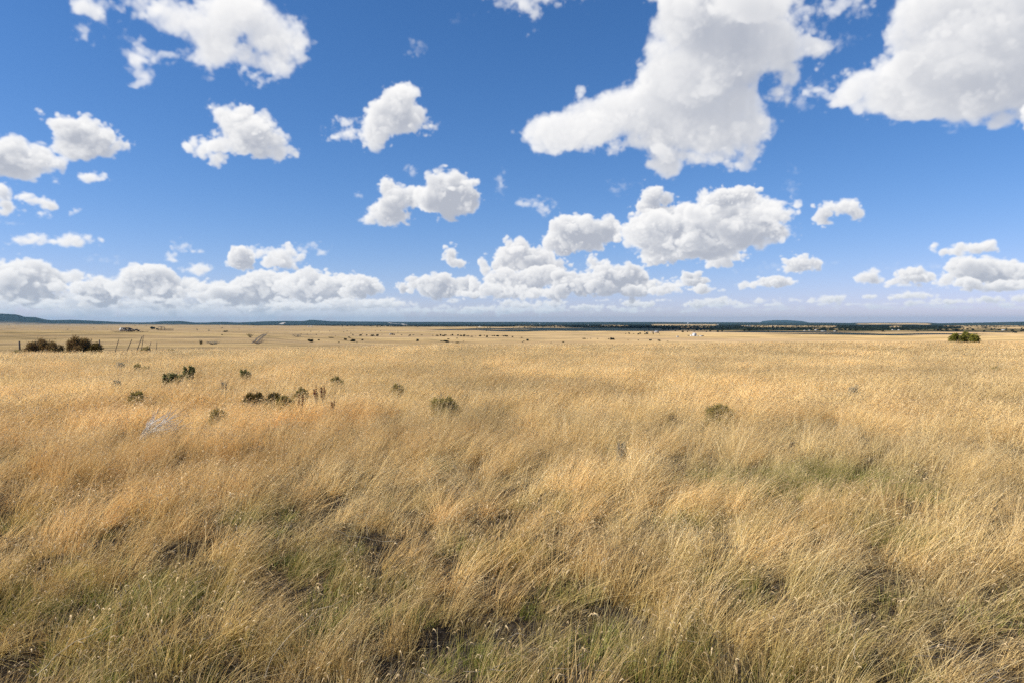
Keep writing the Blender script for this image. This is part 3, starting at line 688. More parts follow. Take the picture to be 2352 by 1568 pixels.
    # drifts of grey twigs on the soil at the bottom
    for (u, v, lab) in [(1265, 1545, "tangle of grey sticks on bare soil at the bottom middle"), (1400, 1488, "pale fallen sticks in the bare gap at the bottom right of centre"),
                        (1735, 1108, "tangle of thin grey twigs in the left part of the green patch"), (2290, 1545, "grey fallen twigs on dark soil in the bottom right corner")]:
        x, y, z = spot(u, v, .08); tw = []
        for i in range(15):
            a = rng.normal(.1, .5); l = rng.uniform(.06, .2); c = np.array([x+rng.normal(0, .2), y+rng.normal(0, .12), 0]); c[2] = zland(c[0], c[1])+rng.uniform(.02, .13)
            d = np.array([math.cos(a), math.sin(a), rng.normal(0, .10)])*l/2; r_ = rng.uniform(.0009, .0022)
            tw.append(([c-d, c+rng.normal(0, .015, 3), c+d], [r_, r_, r_*.5]))
        o = dead(tw[0][0], tw[0][1], lab, tw[1:], "twigs", "twig_litter"); o.data.materials[0] = M_twig; o["kind"] = "stuff"
# ---- junipers scattered over the plain: (u, v of foot, width, height)
def crop(b, L): return [((b+cx/3.36)/1.7415, (1230+(cy_)/3.36)/1.7415, w/3.36/1.7415, h/3.36/1.7415) for cx, cy_, w, h in L]
JUN = {
 "on the far pink plain at left": crop(0, [(120,243,14,7),(1370,232,12,6),(1405,231,12,6),(1815,251,12,6),(1968,248,10,6),(1260,282,12,6),(1445,301,12,7),(1492,298,12,6),(910,298,20,6)]),
 "beside and beyond the small corral": crop(0, [(2042,300,76,32),(2112,302,28,20)])+crop(600, [(630,294,10,6),(635,307,20,8)]),
 "between the corral and the dirt track": crop(600, [(788,314,28,9),(1015,331,52,17),(969,372,24,9),(972,279,14,8),(958,284,10,6),(1197,298,14,6),(1395,268,10,6)]),
 "on the grey slope right of the track": crop(1200, [(57,311,14,7),(143,327,14,9),(255,334,12,8),(98,364,18,7),(220,368,22,8),(400,325,12,7),(12,358,16,6),(172,275,10,7),(445,347,10,6),(298,353,8,5)]),
 "along the dark hollow left of centre": crop(1200, [(143,462,80,32),(252,444,24,15),(420,410,62,12),(603,446,50,26),(520,472,22,11),(710,459,66,29),(764,472,20,10),(837,444,24,17)]),
 "on the plain behind the dark hollow": crop(1200, [(475,384,14,6),(588,335,14,8),(633,322,14,8),(684,352,14,9),(658,408,28,12),(681,414,14,8),(712,378,14,16),(812,384,32,19),(896,379,24,14),(972,388,48,20),(1038,388,44,24),(1014,320,12,6),(1081,320,12,7),(572,260,16,12),(1012,422,12,6),(838,353,10,5)]),
 "between white truck and long row": crop(1200, [(1315,341,12,7),(1365,374,24,8),(1477,382,26,15),(1462,389,12,7),(1522,373,22,6),(1638,375,22,7),(1582,456,38,26),(1102,372,10,6)]),
 "in the long dark row": crop(1200, [(1785,381,16,8),(1847,385,36,14),(1890,384,28,19),(1930,388,30,19),(1955,379,28,16),(2028,378,22,8),(2052,381,22,20),(2122,383,22,17),(2162,387,36,17),(2207,390,34,26),(2247,391,20,13),(2268,391,16,13),(2307,393,32,9)])+crop(1800, [(343,392,10,8),(408,393,38,19),(460,387,12,14),(497,401,26,22),(568,388,18,13),(596,389,24,15),(640,393,44,18),(687,391,10,8),(718,391,26,15),(757,393,46,20),(842,403,26,15),(963,409,26,9)]),
 "before the long dark row": crop(1200, [(1995,427,28,11),(2110,420,22,11),(1905,454,36,9),(1962,468,74,24),(2120,479,54,15),(2197,457,12,8)])+crop(1800, [(973,468,18,10),(990,457,20,11),(1042,449,34,24),(1357,474,16,8),(1520,468,24,14),(490,323,12,10),(1290,320,8,6),(1410,330,10,7)]),
 "in the thin line right of centre": crop(1800, [(1800,423,46,13),(1847,422,14,6),(1891,421,18,7),(1983,422,20,8),(2132,430,16,13)])+crop(2400, [(163,435,56,25),(346,355,16,9),(390,357,22,16),(452,360,16,9),(515,365,26,16),(541,361,26,19),(602,362,18,14),(632,362,36,24),(717,361,16,15),(799,362,14,7),(378,438,14,7),(514,442,18,10),(678,447,42,17),(792,454,40,19),(910,459,32,8)]),
 "at the ragged edge of the woods": crop(2400, [(497,312,14,8),(602,330,16,14),(660,302,24,10),(700,275,24,12),(725,305,14,9),(795,275,30,12),(855,305,40,16),(880,298,26,14),(925,290,22,12),(950,295,22,14),(985,285,24,14),(1012,322,14,10),(1080,300,30,16),(1110,335,24,20),(1175,335,18,14),(1170,298,30,12),(1300,310,40,22),(1265,328,14,9),(1355,312,24,18),(1400,318,16,16),(1432,330,20,10),(1480,325,24,14),(1520,305,26,12),(1580,328,30,14),(1640,325,26,12)]),
}
ORD = "first second third fourth fifth sixth seventh eighth ninth tenth eleventh twelfth thirteenth fourteenth fifteenth sixteenth seventeenth eighteenth nineteenth twentieth".split()
def ordinal(i):
    return ORD[i] if i < 20 else ("twenty-"+ORD[i-20] if i < 29 else "thirtieth")
def juniper_mesh(k):
    rng = np.random.default_rng(50+k); L = []
    for i in range(16):
        a = rng.uniform(0, 6.28); q = rng.uniform(0, 1)**.6*.36
        L.append((math.cos(a)*q, math.sin(a)*q, rng.uniform(.22, .82)*(1-q*.6), rng.uniform(.14, .22)))
    V1, Q1, rn = leafcloud(rng, 1500, lumps(rng, L, .12, .02), .07, 1.5)
    b = MB(); b.tube([(0, 0, -.1), (.01, 0, .25), (0, .02, .6)], [.05, .04, .02], 6)
    for j in range(5):
        a = rng.uniform(0, 6.28); b.tube([(0, 0, .15+.06*j), (math.cos(a)*.15, math.sin(a)*.15, .35+.06*j), (math.cos(a)*.3, math.sin(a)*.3, .5+.05*j)], [.025, .015, .006], 4)
    return new_mesh("crown", V1, Q1, [M_jun], {'rnd': rn}), b.mesh("trunk", [M_bark])
def build_junipers():
    kinds = [juniper_mesh(k) for k in range(6)]; rng = np.random.default_rng(3)
    for where, rows in JUN.items():
        rows = sorted(rows)
        for i, (u, v, w, h) in enumerate(rows):
            x, y, z = spot(u, v)
            w_, h_ = 1.4*w/F24*y, 1.35*h/F24*y
            big = w > 5.0
            size = "broad " if w > 2.2*h else ("tall " if h > .8*w else "")
            n = "%s dark %sjuniper from the left %s" % (ordinal(i), size, where)
            if len(n.replace("-", " ").split()) > 16: n = "%s dark juniper from the left %s" % (ordinal(i), where)
            k = kinds[rng.integers(len(kinds))]; sc = (w_, w_*.8, h_*1.06)
            o = thing("juniper", x, y, z, n, "tree", "junipers "+where, rotz=rng.uniform(0, 6.28))
            c = obj("crown", k[0], o, scale=sc); t = obj("trunk", k[1], o, scale=sc)
# ---- fences, corral, track
def post(name, u, v, hv, lean_u, r, label, group, z_dist=None):
    x, y, z = spot(u, v, GRASS_TOP*.6); lx = up_m(lean_u, y)*.55; r *= .85
    if r < .062 and v > 790: y = 42.0; x = (u-1176)/F24*y; z = zland(x, y)
    h = CAM_Z-(v-hv-742)/F24*y-z
    b = MB(); b.tube([(0, 0, -.1), (lx*.5+.01, .01, h*.5), (lx, 0, h)], [r, r*.95, r*.8], 7)
    o = obj(name, b.mesh(name, [M_post]), None, (x, y, z)); tag(o, label, "fence post", group); return o, lx, h
def build_fences():
    g = "old leaning fence posts along the left brow"
    L = [(44, 792, 9, 0, .07, "short thick dark post standing alone at the far left behind the yellowish brush"), (228, 793, 13, 0, .055, "dark upright post at the right edge of the rust-red bush"),
         (258.5, 796, 17, 5, .028, "thin dark post leaning right, next to the right of the bushes"), (283.5, 797, 18, 7, .030, "dark post leaning strongly right, second after the bushes"),
         (307, 797, 24, 7, .030, "tallest post leaning right, third after the bushes"), (321, 796, 26, 3, .024, "thin nearly upright tall post, fourth after the bushes"),
         (335.5, 796, 11, 4, .022, "short thin post leaning right, fifth after the bushes"), (356, 796, 11, 1.5, .022, "last short thin post of the leaning row, farthest from the bushes")]
    tips = []
    for (u, v, h, l, r, lab) in L:
        o, lx, hh = post("fence_post", u, v, h, l, r, lab, g); tips.append((o.location.x, o.location.y, o.location.z, lx, hh))
    b = MB()
    for f in (.45, .78):
        P = [(x+lx*f, y, z+h*f) for x, y, z, lx, h in tips[1:]]
        for p, q in zip(P[:-1], P[1:]):
            p, q = np.array(p), np.array(q); b.tube([p, (p+q)/2-np.array([0, 0, .04]), q], [.005, .005, .005], 4)
    tag(obj("fence_wire", b.mesh("fence_wire", [M_wire])), "two thin slack wires strung between the leaning posts on the left brow", "wire")
    # the wire fence running away along the dirt track
    g = "posts of the fence beside the dirt track"; pts = []
    a, bb = np.array(spot(597, 787)), np.array(spot(616, 765.5))
    for i, (u, v, h) in enumerate([(600, 785.5, 9), (602.5, 781.5, 8), (603.5, 778.5, 8), (606, 775.5, 7), (608, 773, 6.5), (610.5, 770.5, 5.5), (612, 768.5, 5), (614, 766.8, 4.5), (616, 765.2, 4)]):
        o, lx, hh = post("fence_post", u, v, h, .6*(-1)**i, .07, "%s grey post of the fence beside the dirt track, counted from its near end" % ordinal(i), g)
        pts.append((o.location.x, o.location.y, o.location.z+hh*.8))
    b = MB()
    for f in (0, -.4):
        for p, q in zip(pts[:-1], pts[1:]): b.tube([np.array(p)+[0, 0, f], np.array(q)+[0, 0, f]], [.012, .012], 4)
    tag(obj("fence_wire", b.mesh("fence_wire", [M_wire])), "thin wires of the fence running away beside the dirt track", "wire")
    x, y, z = spot(592, 789.5); rng = np.random.default_rng(4)
    o = thing("brush_pile", x, y, z, "grey heap of dead brush at the near end of the track fence", "brush pile")
    obj("branch", branch_mesh("branch", rng, 40, 2.6, 1.5, .05, M_bark, twigs=3), o)
    for (u, v, w, h, lab) in [(490, 791, 36, 8, "dark grey fallen brush lying on the brow left of the dirt track"), (461, 791, 8, 10, "small bare standing snag left of the fallen brush"), (602+80, 774, 26, 6, "flat grey brush heap right of the track fence"), (575, 776, 16, 10, "pale green bush at the left side of the dirt track")]:
        x, y, z = spot(u, v); ww = w/F24*y; hh = h/F24*y
        o = thing("brush_pile" if w > 20 else "shrub", x, y, z, lab, "brush pile" if w > 20 else "shrub")
        obj("branch", branch_mesh("branch", rng, 34, ww*.5, hh, .05, M_bark, twigs=2), o)
        Vv, Qv, rn = leafcloud(rng, 900, lumps(rng, [(rng.normal(0, ww*.22), rng.normal(0, ww*.1), rng.uniform(.2, .75)*hh, hh*.3) for _ in range(9)], .2, .01), .10, 1.6)
        obj("foliage", new_mesh("foliage", Vv, Qv, [M_olive if w < 20 else M_grey], {'rnd': rn}), o)
    # the corral
    x, y, z = spot(378, 759.6); s = y/F24; b = MB(); x0 = -15*s; 
    o = thing("corral", x, y, z, "small corral of grey boards beside the large dark juniper on the left", "corral")
    for i in range(13):
        px = x0+i*2.9*s; b = MB(); b.box(px-.09, px+.09, -.09, .09, -.3, 1.7); obj("post", b.mesh("post", [M_post]), o)
        if i < 12:
            b = MB(); [b.box(px+.09, px+2.9*s-.09, -.05, .03, h_, h_+.16) for h_ in (.35, .85, 1.35)]; obj("rail", b.mesh("rail", [M_post]), o)
    b = MB(); b.prism([(x0-.2, 3.1), (x0+9*s, 2.6), (x0+9*s, 2.75), (x0-.2, 3.28)], -.2, 5); obj("roof", b.mesh("roof", [M_post]), o)
    for px in (x0+.1, x0+8.6*s):
        for py in (0.25, 4.6): b = MB(); b.box(px-.12, px+.12, py-.12, py+.12, -.3, 2.6); obj("post", b.mesh("post", [M_post]), o)
    # the two-wheel track
    m = plain("rutted_dirt", (.085, .06, .032), (.17, .12, .065), .6)
    for side in (0, 1):
        C1 = [(587, 788.5), (592, 784.5), (594.5, 781), (597.5, 777.5), (602, 774), (607, 770.5), (612, 767.8)] if not side else [(578.5, 788), (584, 784), (587, 780.5), (590, 777), (595, 773.5), (600.5, 770.2), (606.5, 767.4)]
        P = np.array([spot(*c) for c in C1]); t = np.linspace(0, len(P)-1, 80); Px = np.interp(t, range(len(P)), P[:, 0]); Py = np.interp(t, range(len(P)), P[:, 1])
        V = []; 
        for a_, c_ in zip(Px, Py):
            tw = 3.4/F24*c_
            for k in (-.5, 0, .5): V.append((a_+k*tw, c_, zland(a_+k*tw, c_)+.10-.05*(k == 0)))
        Q = [(3*i+j, 3*i+j+1, 3*i+3+j+1, 3*i+3+j) for i in range(79) for j in range(2)]
        tag(obj("dirt_track", new_mesh("dirt_track", V, Q, [m])), kind='structure')
    # pale roads climbing the far hill
    mp = plain("pale_dirt_road", (.42, .36, .28), (.55, .48, .38), .01)
    for pts, w in [([(1119.5/1.7415, 745.5), (1127/1.7415, 744.2), (1136/1.7415, 741.7)], 26), ([(1556/1.7415, 742.2), (1563/1.7415, 743.3), (1585/1.7415, 744.2), (1610/1.7415, 745), (1622/1.7415, 747.2)], 22)]:
        P = np.array([spot(*c) for c in pts]); t = np.linspace(0, len(P)-1, 40); V = []
        for a_, c_ in zip(np.interp(t, range(len(P)), P[:, 0]), np.interp(t, range(len(P)), P[:, 1])):
            for k in (-1, 1): V.append((a_+k*w, c_, zland(a_+k*w, c_)+3.0))
        tag(obj("far_road", new_mesh("far_road", V, [(2*i, 2*i+1, 2*i+3, 2*i+2) for i in range(39)], [mp])), kind='structure')
TW = 1.6
# ---- houses, sheds and wrecks
M_white = plain("white_paint", (.52, .52, .51), (.64, .64, .62), 1.5, .5)
M_grey2 = plain("grey_siding", (.28, .28, .28), (.42, .42, .41), 1.5, .7)
M_roofw = plain("pale_metal_roof", (.45, .47, .49), (.6, .61, .62), 1.0, .35)
M_roofd = plain("dark_shingle_roof", (.05, .045, .042), (.12, .10, .09), 2.0)
M_tan = plain("tan_stucco", (.36, .27, .19), (.5, .39, .28), 1.5)
M_glass = plain("window_glass", (.02, .03, .04), (.05, .06, .07), 2, .1)
M_darkp = plain("dark_wreck_metal", (.015, .015, .016), (.07, .05, .04), 1.2, .6)
M_tyre = plain("tyre_rubber", (.012, .012, .012), (.03, .03, .03), 4)
def piece(o, name, mat, *boxes):
    b = MB()
    for q in boxes: b.box(*q)
    return obj(name, b.mesh(name, [mat]), o)
def house(u, v, wu, hv, label, wall=M_white, roof=M_roofw, cat="house", name="house", depth=.7, rot=0.15, flat=False):
    x, y, z = spot(u, v); w = wu/F24*y; h = hv/F24*y; d = w*depth; hw = h*(.62 if not flat else .92)
    o = thing(name, x, y, z, label, cat, rotz=rot)
    piece(o, "wall", wall, (-w/2, w/2, -d/2, d/2, -.6, hw))
    b = MB()
    if flat: b.box(-w/2-.2, w/2+.2, -d/2-.2, d/2+.2, hw+.003, h)
    else: b.prism([(-w/2-.3, hw+.003), (w/2+.3, hw+.003), (w/2*.2, h), (-w/2*.2, h)], -d/2-.3, d/2+.3)
    obj("roof", b.mesh("roof", [roof]), o)
    for k in (-.3, .28): piece(o, "window", M_glass, (k*w-.06*w, k*w+.06*w, -d/2-.03, -d/2-.004, hw*.42, hw*.78))
    piece(o, "door", M_darkp, (-.04*w, .04*w, -d/2-.04, -d/2-.004, 0, hw*.75))
    return o
def cxy(b, cx, cy_): return (b+cx/3.36)/1.7415, (1230+cy_/3.36)/1.7415
def build_buildings():
    def H(b, cx, cy_, w, h, label, **k):
        u, v = cxy(b, cx, cy_); return house(u, v, w/5.85, h/5.85, label, **k)
    # the old trailer and wreck by the left rise
    u, v = cxy(0, 1650, 325); x, y, z = spot(u, v); s = y/F24; w, h = 12*s, 9*s
    o = thing("old_trailer", x, y, z, "old white travel trailer with round front parked on the left rise", "trailer", rotz=.25)
    b = MB(); b.prism([(-w/2, .5), (-w/2-.1, h*.55), (-w/2+.5, h*.9), (-w/4, h), (w*.42, h), (w/2, h*.85), (w/2, .5)], -1.2, 1.2); obj("body", b.mesh("body", [M_white]), o)
    for k in (-.28, .05): piece(o, "window", M_glass, (k*w, k*w+.16*w, -1.23, -1.203, h*.5, h*.72))
    piece(o, "door", M_grey2, (.28*w, .28*w+.6, -1.23, -1.203, .5, h*.75))
    for k in (-.1, .12):
        for yy in (-1.15, 1.0):
            b = MB(); b.tube([(k*w, yy, .38), (k*w, yy+.2, .38)], [.38, .38], 12); obj("wheel", b.mesh("wheel", [M_tyre]), o)
    u, v = cxy(0, 1715, 325); x, y, z = spot(u, v)
    o = thing("lean_to", x, y, z, "dark open lean-to frame right behind the white trailer", "shed", rotz=.2)
    b = MB(); b.prism([(-4.2, 2.9), (1, 2.7), (4.4, 1.0), (4.4, 1.15), (1, 2.85), (-4.2, 3.05)], -1.4, 1.6); obj("roof", b.mesh("roof", [M_darkp]), o)
    for px, hh in ((-4, 2.9), (-1.4, 2.75), (1, 2.65), (2.8, 1.8)):
        for py in (-1.2, 1.4): piece(o, "post", M_post, (px-.12, px+.12, py-.12, py+.12, -.3, hh))
    piece(o, "back_board", M_grey2, (-3.8, .8, 1.55, 1.62, .3, 1.9))
    for (cx, cy_, lab) in [(1830, 322, "dark rusty pickup wreck right of the lean-to"), (1735, 328, "low dark flatbed wreck in front of the lean-to")]:
        u, v = cxy(0, cx, cy_); x, y, z = spot(u, v)
        o = thing("wrecked_car", x, y, z, lab, "car", rotz=.1 if cx > 1800 else -.2); k = 1.0
        b = MB(); b.prism([(-2.4, .45), (-2.4, 1.0), (-1.0, 1.1), (-.6, 1.7), (.7, 1.7), (1.0, 1.1), (2.3, 1.05), (2.3, .45)], -.85, .85); obj("body", b.mesh("body", [M_darkp]), o)
        piece(o, "windshield", M_glass, (-.5, .6, -.875, -.853, 1.18, 1.6))
        for px in (-1.5, 1.5):
            for py in (-.88, .70): b = MB(); b.tube([(px, py, .36), (px, py+.18, .36)], [.36, .36], 12); obj("wheel", b.mesh("wheel", [M_tyre]), o)
    rng = np.random.default_rng(6)
    for (cx, cy_, w, lab) in [(1570, 326, 1.9, "dark scrap heap left of the white trailer"), (1900, 328, 2.4, "low pale scrap heap right of the pickup wreck")]:
        u, v = cxy(0, cx, cy_); x, y, z = spot(u, v); b = MB()
        for i in range(22):
            a = rng.uniform(0, 6.28); p = np.array([rng.normal(0, w), rng.normal(0, .8), rng.uniform(0, .4)]); d = np.array([math.cos(a), math.sin(a), rng.uniform(-.1, .3)])*rng.uniform(.4, 1.2); b.tube([p-d, p+d], [.09, .07], 4)
        tag(obj("scrap_heap", b.mesh("scrap_heap", [M_darkp]), None, (x, y, z)), lab, "scrap heap")
    # white truck and dark load in the middle of the plain
    u, v = cxy(1200, 1240, 373); x, y, z = spot(u, v); s = y/F24
    o = thing("parked_truck", x, y, z, "white-cabbed truck with a long dark load on the middle of the plain", "truck")
    k = 13*s/7.5
    b = MB(); b.prism([(-3.6*k, .5*k), (-3.6*k, 1.5*k), (-3.2*k, 2.4*k), (-2.0*k, 2.4*k), (-2.0*k, .5*k)], -1.1*k, 1.1*k); obj("cab", b.mesh("cab", [M_white]), o)
    piece(o, "flatbed", M_darkp, (-1.9*k, 3.6*k, -1.1*k, 1.1*k, .8*k, 1.05*k)); piece(o, "load", M_darkp, (-1.6*k, .9*k, -1.0*k, 1.0*k, 1.06*k, 2.4*k), (1.1*k, 3.4*k, -.9*k, .9*k, 1.06*k, 1.8*k))
    piece(o, "windshield", M_glass, (-3.3*k, -2.3*k, -1.13*k, -1.104*k, 1.6*k, 2.2*k))
    for px in (-2.9, 0.6, 2.6):
        for py in (-1.12, .85): b = MB(); b.tube([(px*k, py*k, .45*k), (px*k, (py+.26)*k, .45*k)], [.45*k, .45*k], 12); obj("wheel", b.mesh("wheel", [M_tyre]), o)
    # farmsteads
    H(2400, 1268, 386, 40, 42, "tall narrow white farmhouse with gabled roof, centre right of the plain", depth=1.0, rot=.5)
    H(2400, 1232, 386, 36, 18, "low white shed against the left side of the tall farmhouse", flat=True)
    H(2400, 1358, 388, 30, 12, "small white shed some way right of the tall farmhouse", flat=True)
    H(2400, 1312, 388, 20, 9, "tiny white shed close to the right of the tall farmhouse", flat=True)
    H(2400, 1190, 382, 20, 9, "small dark shed left of the tall farmhouse", wall=M_darkp, roof=M_roofd)
    H(2400, 1382, 386, 24, 10, "dark shed at the right end of the farmstead", wall=M_darkp, roof=M_roofd)
    H(2400, 1043, 399, 26, 17, "white box-shaped container alone in front of the farmstead", flat=True, cat="container", name="storage_container", depth=.5, rot=.1)
    H(2400, 760, 343, 56, 26, "brown ranch house with a pale roof amid trees before the far woods", wall=M_tan, roof=M_roofw)
    H(2400, 715, 340, 30, 12, "low dark barn left of the brown ranch house", wall=M_darkp, roof=M_roofd)
    H(2400, 680, 338, 14, 9, "small white van-like shed left of the low dark barn", flat=True)
    H(2400, 640, 336, 24, 8, "grey shed at the left end of the brown ranch house's row", wall=M_grey2, roof=M_roofd)
    # scattered far houses
    H(1200, 115, 258, 22, 9, "white house on the left skyline, left one of a pair"); H(1200, 155, 258, 22, 11, "white house on the left skyline, right one of the pair")
    H(3000, 735, 313, 26, 8, "long white house at the woods' foot, right of the flat-topped hill's left end"); H(3000, 802, 311, 26, 7, "pale house just right of the long white one at the woods' foot")
    H(3000, 888, 311, 34, 16, "grey barn with a rounded roof at the woods' foot", wall=M_grey2, roof=M_grey2, name="barn", cat="barn")
    H(3000, 990, 321, 60, 6, "very long low white stable under the woods, right of the grey barn", flat=True, name="barn", cat="barn"); H(3000, 1147, 321, 40, 6, "low white stable farther right of the very long one", flat=True, name="barn", cat="barn")
    H(3000, 1932, 306, 46, 9, "bright white long house before the woods at right, left one of two"); H(3000, 2002, 307, 28, 8, "bright white smaller house before the woods at right, right one of two")
    H(3000, 1447, 262, 34, 8, "white building high in the distant woods, left one of two"); H(3000, 1535, 261, 26, 7, "white building high in the distant woods, right one of two")
    H(2400, 2000, 252, 44, 9, "long white building in a clearing of the centre-right woods"); H(2400, 1925, 261, 36, 8, "white building at the lower left of the long one in the woods")
    H(2400, 1765, 283, 46, 8, "greyish long building low in the centre-right woods", wall=M_grey2); H(2400, 1187, 219, 26, 11, "single white building near the skyline in the centre-right woods")
    H(2400, 1590, 233, 26, 6, "small white building near the skyline, right of the single white one"); H(2400, 1352, 246, 12, 8, "tiny white house in the pale clearing near the skyline")
    u, v = (3500+2035/3.946)/1.7415, (1230+362/3.946)/1.7415; house(u, v, 8.5, 1.7, "long white building at the woods' foot near the right edge", flat=True)
    for (cx, cy_, w, lab) in [(410, 260, 50, "pale row house low in the blue woods left of centre"), (720, 243, 16, "tiny pale house in the blue woods, left of the pair above the dark shade"), (800, 245, 14, "tiny pale house right next to the left tiny one in the blue woods"),
                              (1105, 232, 14, "tiny pale house high in the blue woods above the long dark shade"), (1210, 224, 22, "pale house close under the skyline right of the tiny high one"), (1865, 243, 28, "white house in the first clearing at the left end of the pale openings"),
                              (2060, 243, 24, "white house second from the left in the pale openings"), (640, 238, 20, "pale house high left in the blue woods"), (235, 262, 14, "tiny pale house at the left end of the blue woods"), (925, 265, 12, "tiny pale house at the foot of the blue woods")]:
        H(1800, cx, cy_, w, 6, lab)
# ---- far woods as one mass
def build_woods():
    rng = np.random.default_rng(8)
    a = math.radians(44); n = 26000
    R_ = np.sqrt(rng.uniform(1100**2, 5200**2, n)); A_ = rng.uniform(-a, a, n); x, y = R_*np.sin(A_), R_*np.cos(A_)
    w = forest_w(x, y)*(1-clearing(x, y)); keep = rng.random(n) < .85*w**2.2+.02*(w > 0); keep &= gnoise(x, y, 420, 61) < .75
    x, y = x[keep], y[keep]; n = len(x); z = land_z(x, y)
    kinds = []
    for k in range(4):
        r2 = np.random.default_rng(90+k); L = [(r2.uniform(-.3, .3), r2.uniform(-.3, .3), r2.uniform(.25, .8), r2.uniform(.18, .28)) for _ in range(8)]
        Vv, Qv, rn = leafcloud(r2, 130, lumps(r2, L, .15, 0), .17, 1.3); kinds.append(new_mesh("far_tree", Vv, Qv, [M_jun], {'rnd': rn}))
    s = rng.uniform(2.8, 5.2, n)
    scatter("woods", np.stack([x, y, z], -1), np.stack([0*x, 0*x, rng.uniform(0, 6.28, n)], -1), np.stack([s*1.25, s*1.25, s*.9], -1), rng.integers(0, 4, n), kinds, {}, "dark juniper woods covering the far plain under the hills", "woods")
# ---- clouds passing outside the picture, whose shade lies on the plain
def build_shade_clouds():
    m, nt, N, L = nodes("cloud_white"); d = N('ShaderNodeBsdfDiffuse'); d.inputs[0].default_value = (.9, .9, .9, 1); o = N('ShaderNodeOutputMaterial'); L(d.outputs[0], o.inputs[0])
    rng = np.random.default_rng(12); A = 1300.0
    dx = -math.sin(-SUN_AZ)*A/math.tan(SUN_EL); dy = math.cos(SUN_AZ)*A/math.tan(SUN_EL)
    for (u, v, ru, rd) in SHADES:
        x, y, z = spot(u, v); w = ru/F24*y
        b = MB(); Vs = []; Fs = []; nn = 0
        import bmesh
        bm = bmesh.new()
        for i in range(26):
            t = rng.uniform(-1, 1); px = w*t; py = rd*(1-abs(t))*rng.uniform(-.9, .9); rx_ = w*.30*rng.uniform(.5, 1); ry_ = rd*.42*rng.uniform(.5, 1)*(1-.5*abs(t)); r_ = (rx_+ry_)/2
            k = bmesh.ops.create_icosphere(bm, subdivisions=3, radius=1)['verts']
            for q in k:
                c = q.co; f = 1+.16*math.sin(c.x*7+i)*math.sin(c.y*6+2*i)*math.cos(c.z*5)
                q.co = (px+c.x*rx_*f, py+c.y*ry_*f, c.z*r_*.4*f)
        me = bpy.data.meshes.new("passing_cloud"); bm.to_mesh(me); bm.free(); me.materials.append(m)
        me.polygons.foreach_set('use_smooth', np.ones(len(me.polygons), bool))
        tag(obj("passing_cloud", me, None, (x+dx, y+dy, z+A)), "white cloud passing outside the picture", "cloud", kind='stuff')
SHADES = [(1230, 757.5, 200, 420), (1420, 754, 240, 700), (2010, 766.5, 210, 110), (1800, 762, 180, 130), (2200, 761, 150, 130)]
# ================================================================ grass
def grass_mat():
    m, nt, N, L = nodes("dry_grass_blades")
    def at(n, t='GEOMETRY'):
        a = N('ShaderNodeAttribute'); a.attribute_name = n; a.attribute_type = t; return a.outputs['Fac']
    h, rn, kd = at('h'), at('rnd'), at('part')
    gr, og, br = at('green', 'INSTANCER'), at('orange', 'INSTANCER'), at('bright', 'INSTANCER')
    straw = ramp(nt, rn, [(0, (.22, .15, .068)), (.3, (.56, .395, .17)), (.65, (.76, .565, .26)), (1, (.91, .765, .46))])
    orange = ramp(nt, rn, [(0, (.32, .16, .05)), (.5, (.55, .32, .10)), (1, (.72, .46, .17))])
    c = mixc(nt, mathn(nt, 'MULTIPLY', og, mathn(nt, 'SUBTRACT', 1.15, mathn(nt, 'MULTIPLY', h, .55))), straw, orange)
    green = ramp(nt, rn, [(0, (.08, .105, .02)), (.6, (.25, .265, .05)), (1, (.44, .42, .12))])
    # leaves at the foot of the tuft are greener
    gfac = mathn(nt, 'MULTIPLY', gr, mathn(nt, 'SUBTRACT', 1.0, mathn(nt, 'MULTIPLY', mathn(nt, 'SUBTRACT', 1.0, mathn(nt, 'COMPARE', kd, 1.0)), mathn(nt, 'MULTIPLY', h, .85))), True)
    c = mixc(nt, gfac, c, green)
    head = ramp(nt, rn, [(0, (.36, .25, .12)), (1, (.74, .57, .32))])
    c = mixc(nt, mathn(nt, 'COMPARE', kd, 2.0), c, head)
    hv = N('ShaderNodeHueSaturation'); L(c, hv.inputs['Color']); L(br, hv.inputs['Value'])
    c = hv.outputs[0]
    d = N('ShaderNodeBsdfPrincipled'); L(c, d.inputs['Base Color']); d.inputs['Roughness'].default_value = .55
    d.inputs['Specular IOR Level'].default_value = .25
    t = N('ShaderNodeBsdfTranslucent'); L(c, t.inputs[0])
    x = N('ShaderNodeMixShader'); x.inputs[0].default_value = .42; L(d.outputs[0], x.inputs[1]); L(t.outputs[0], x.inputs[2])
    o = N('ShaderNodeOutputMaterial'); L(x.outputs[0], o.inputs[0]); return m
GM = grass_mat()
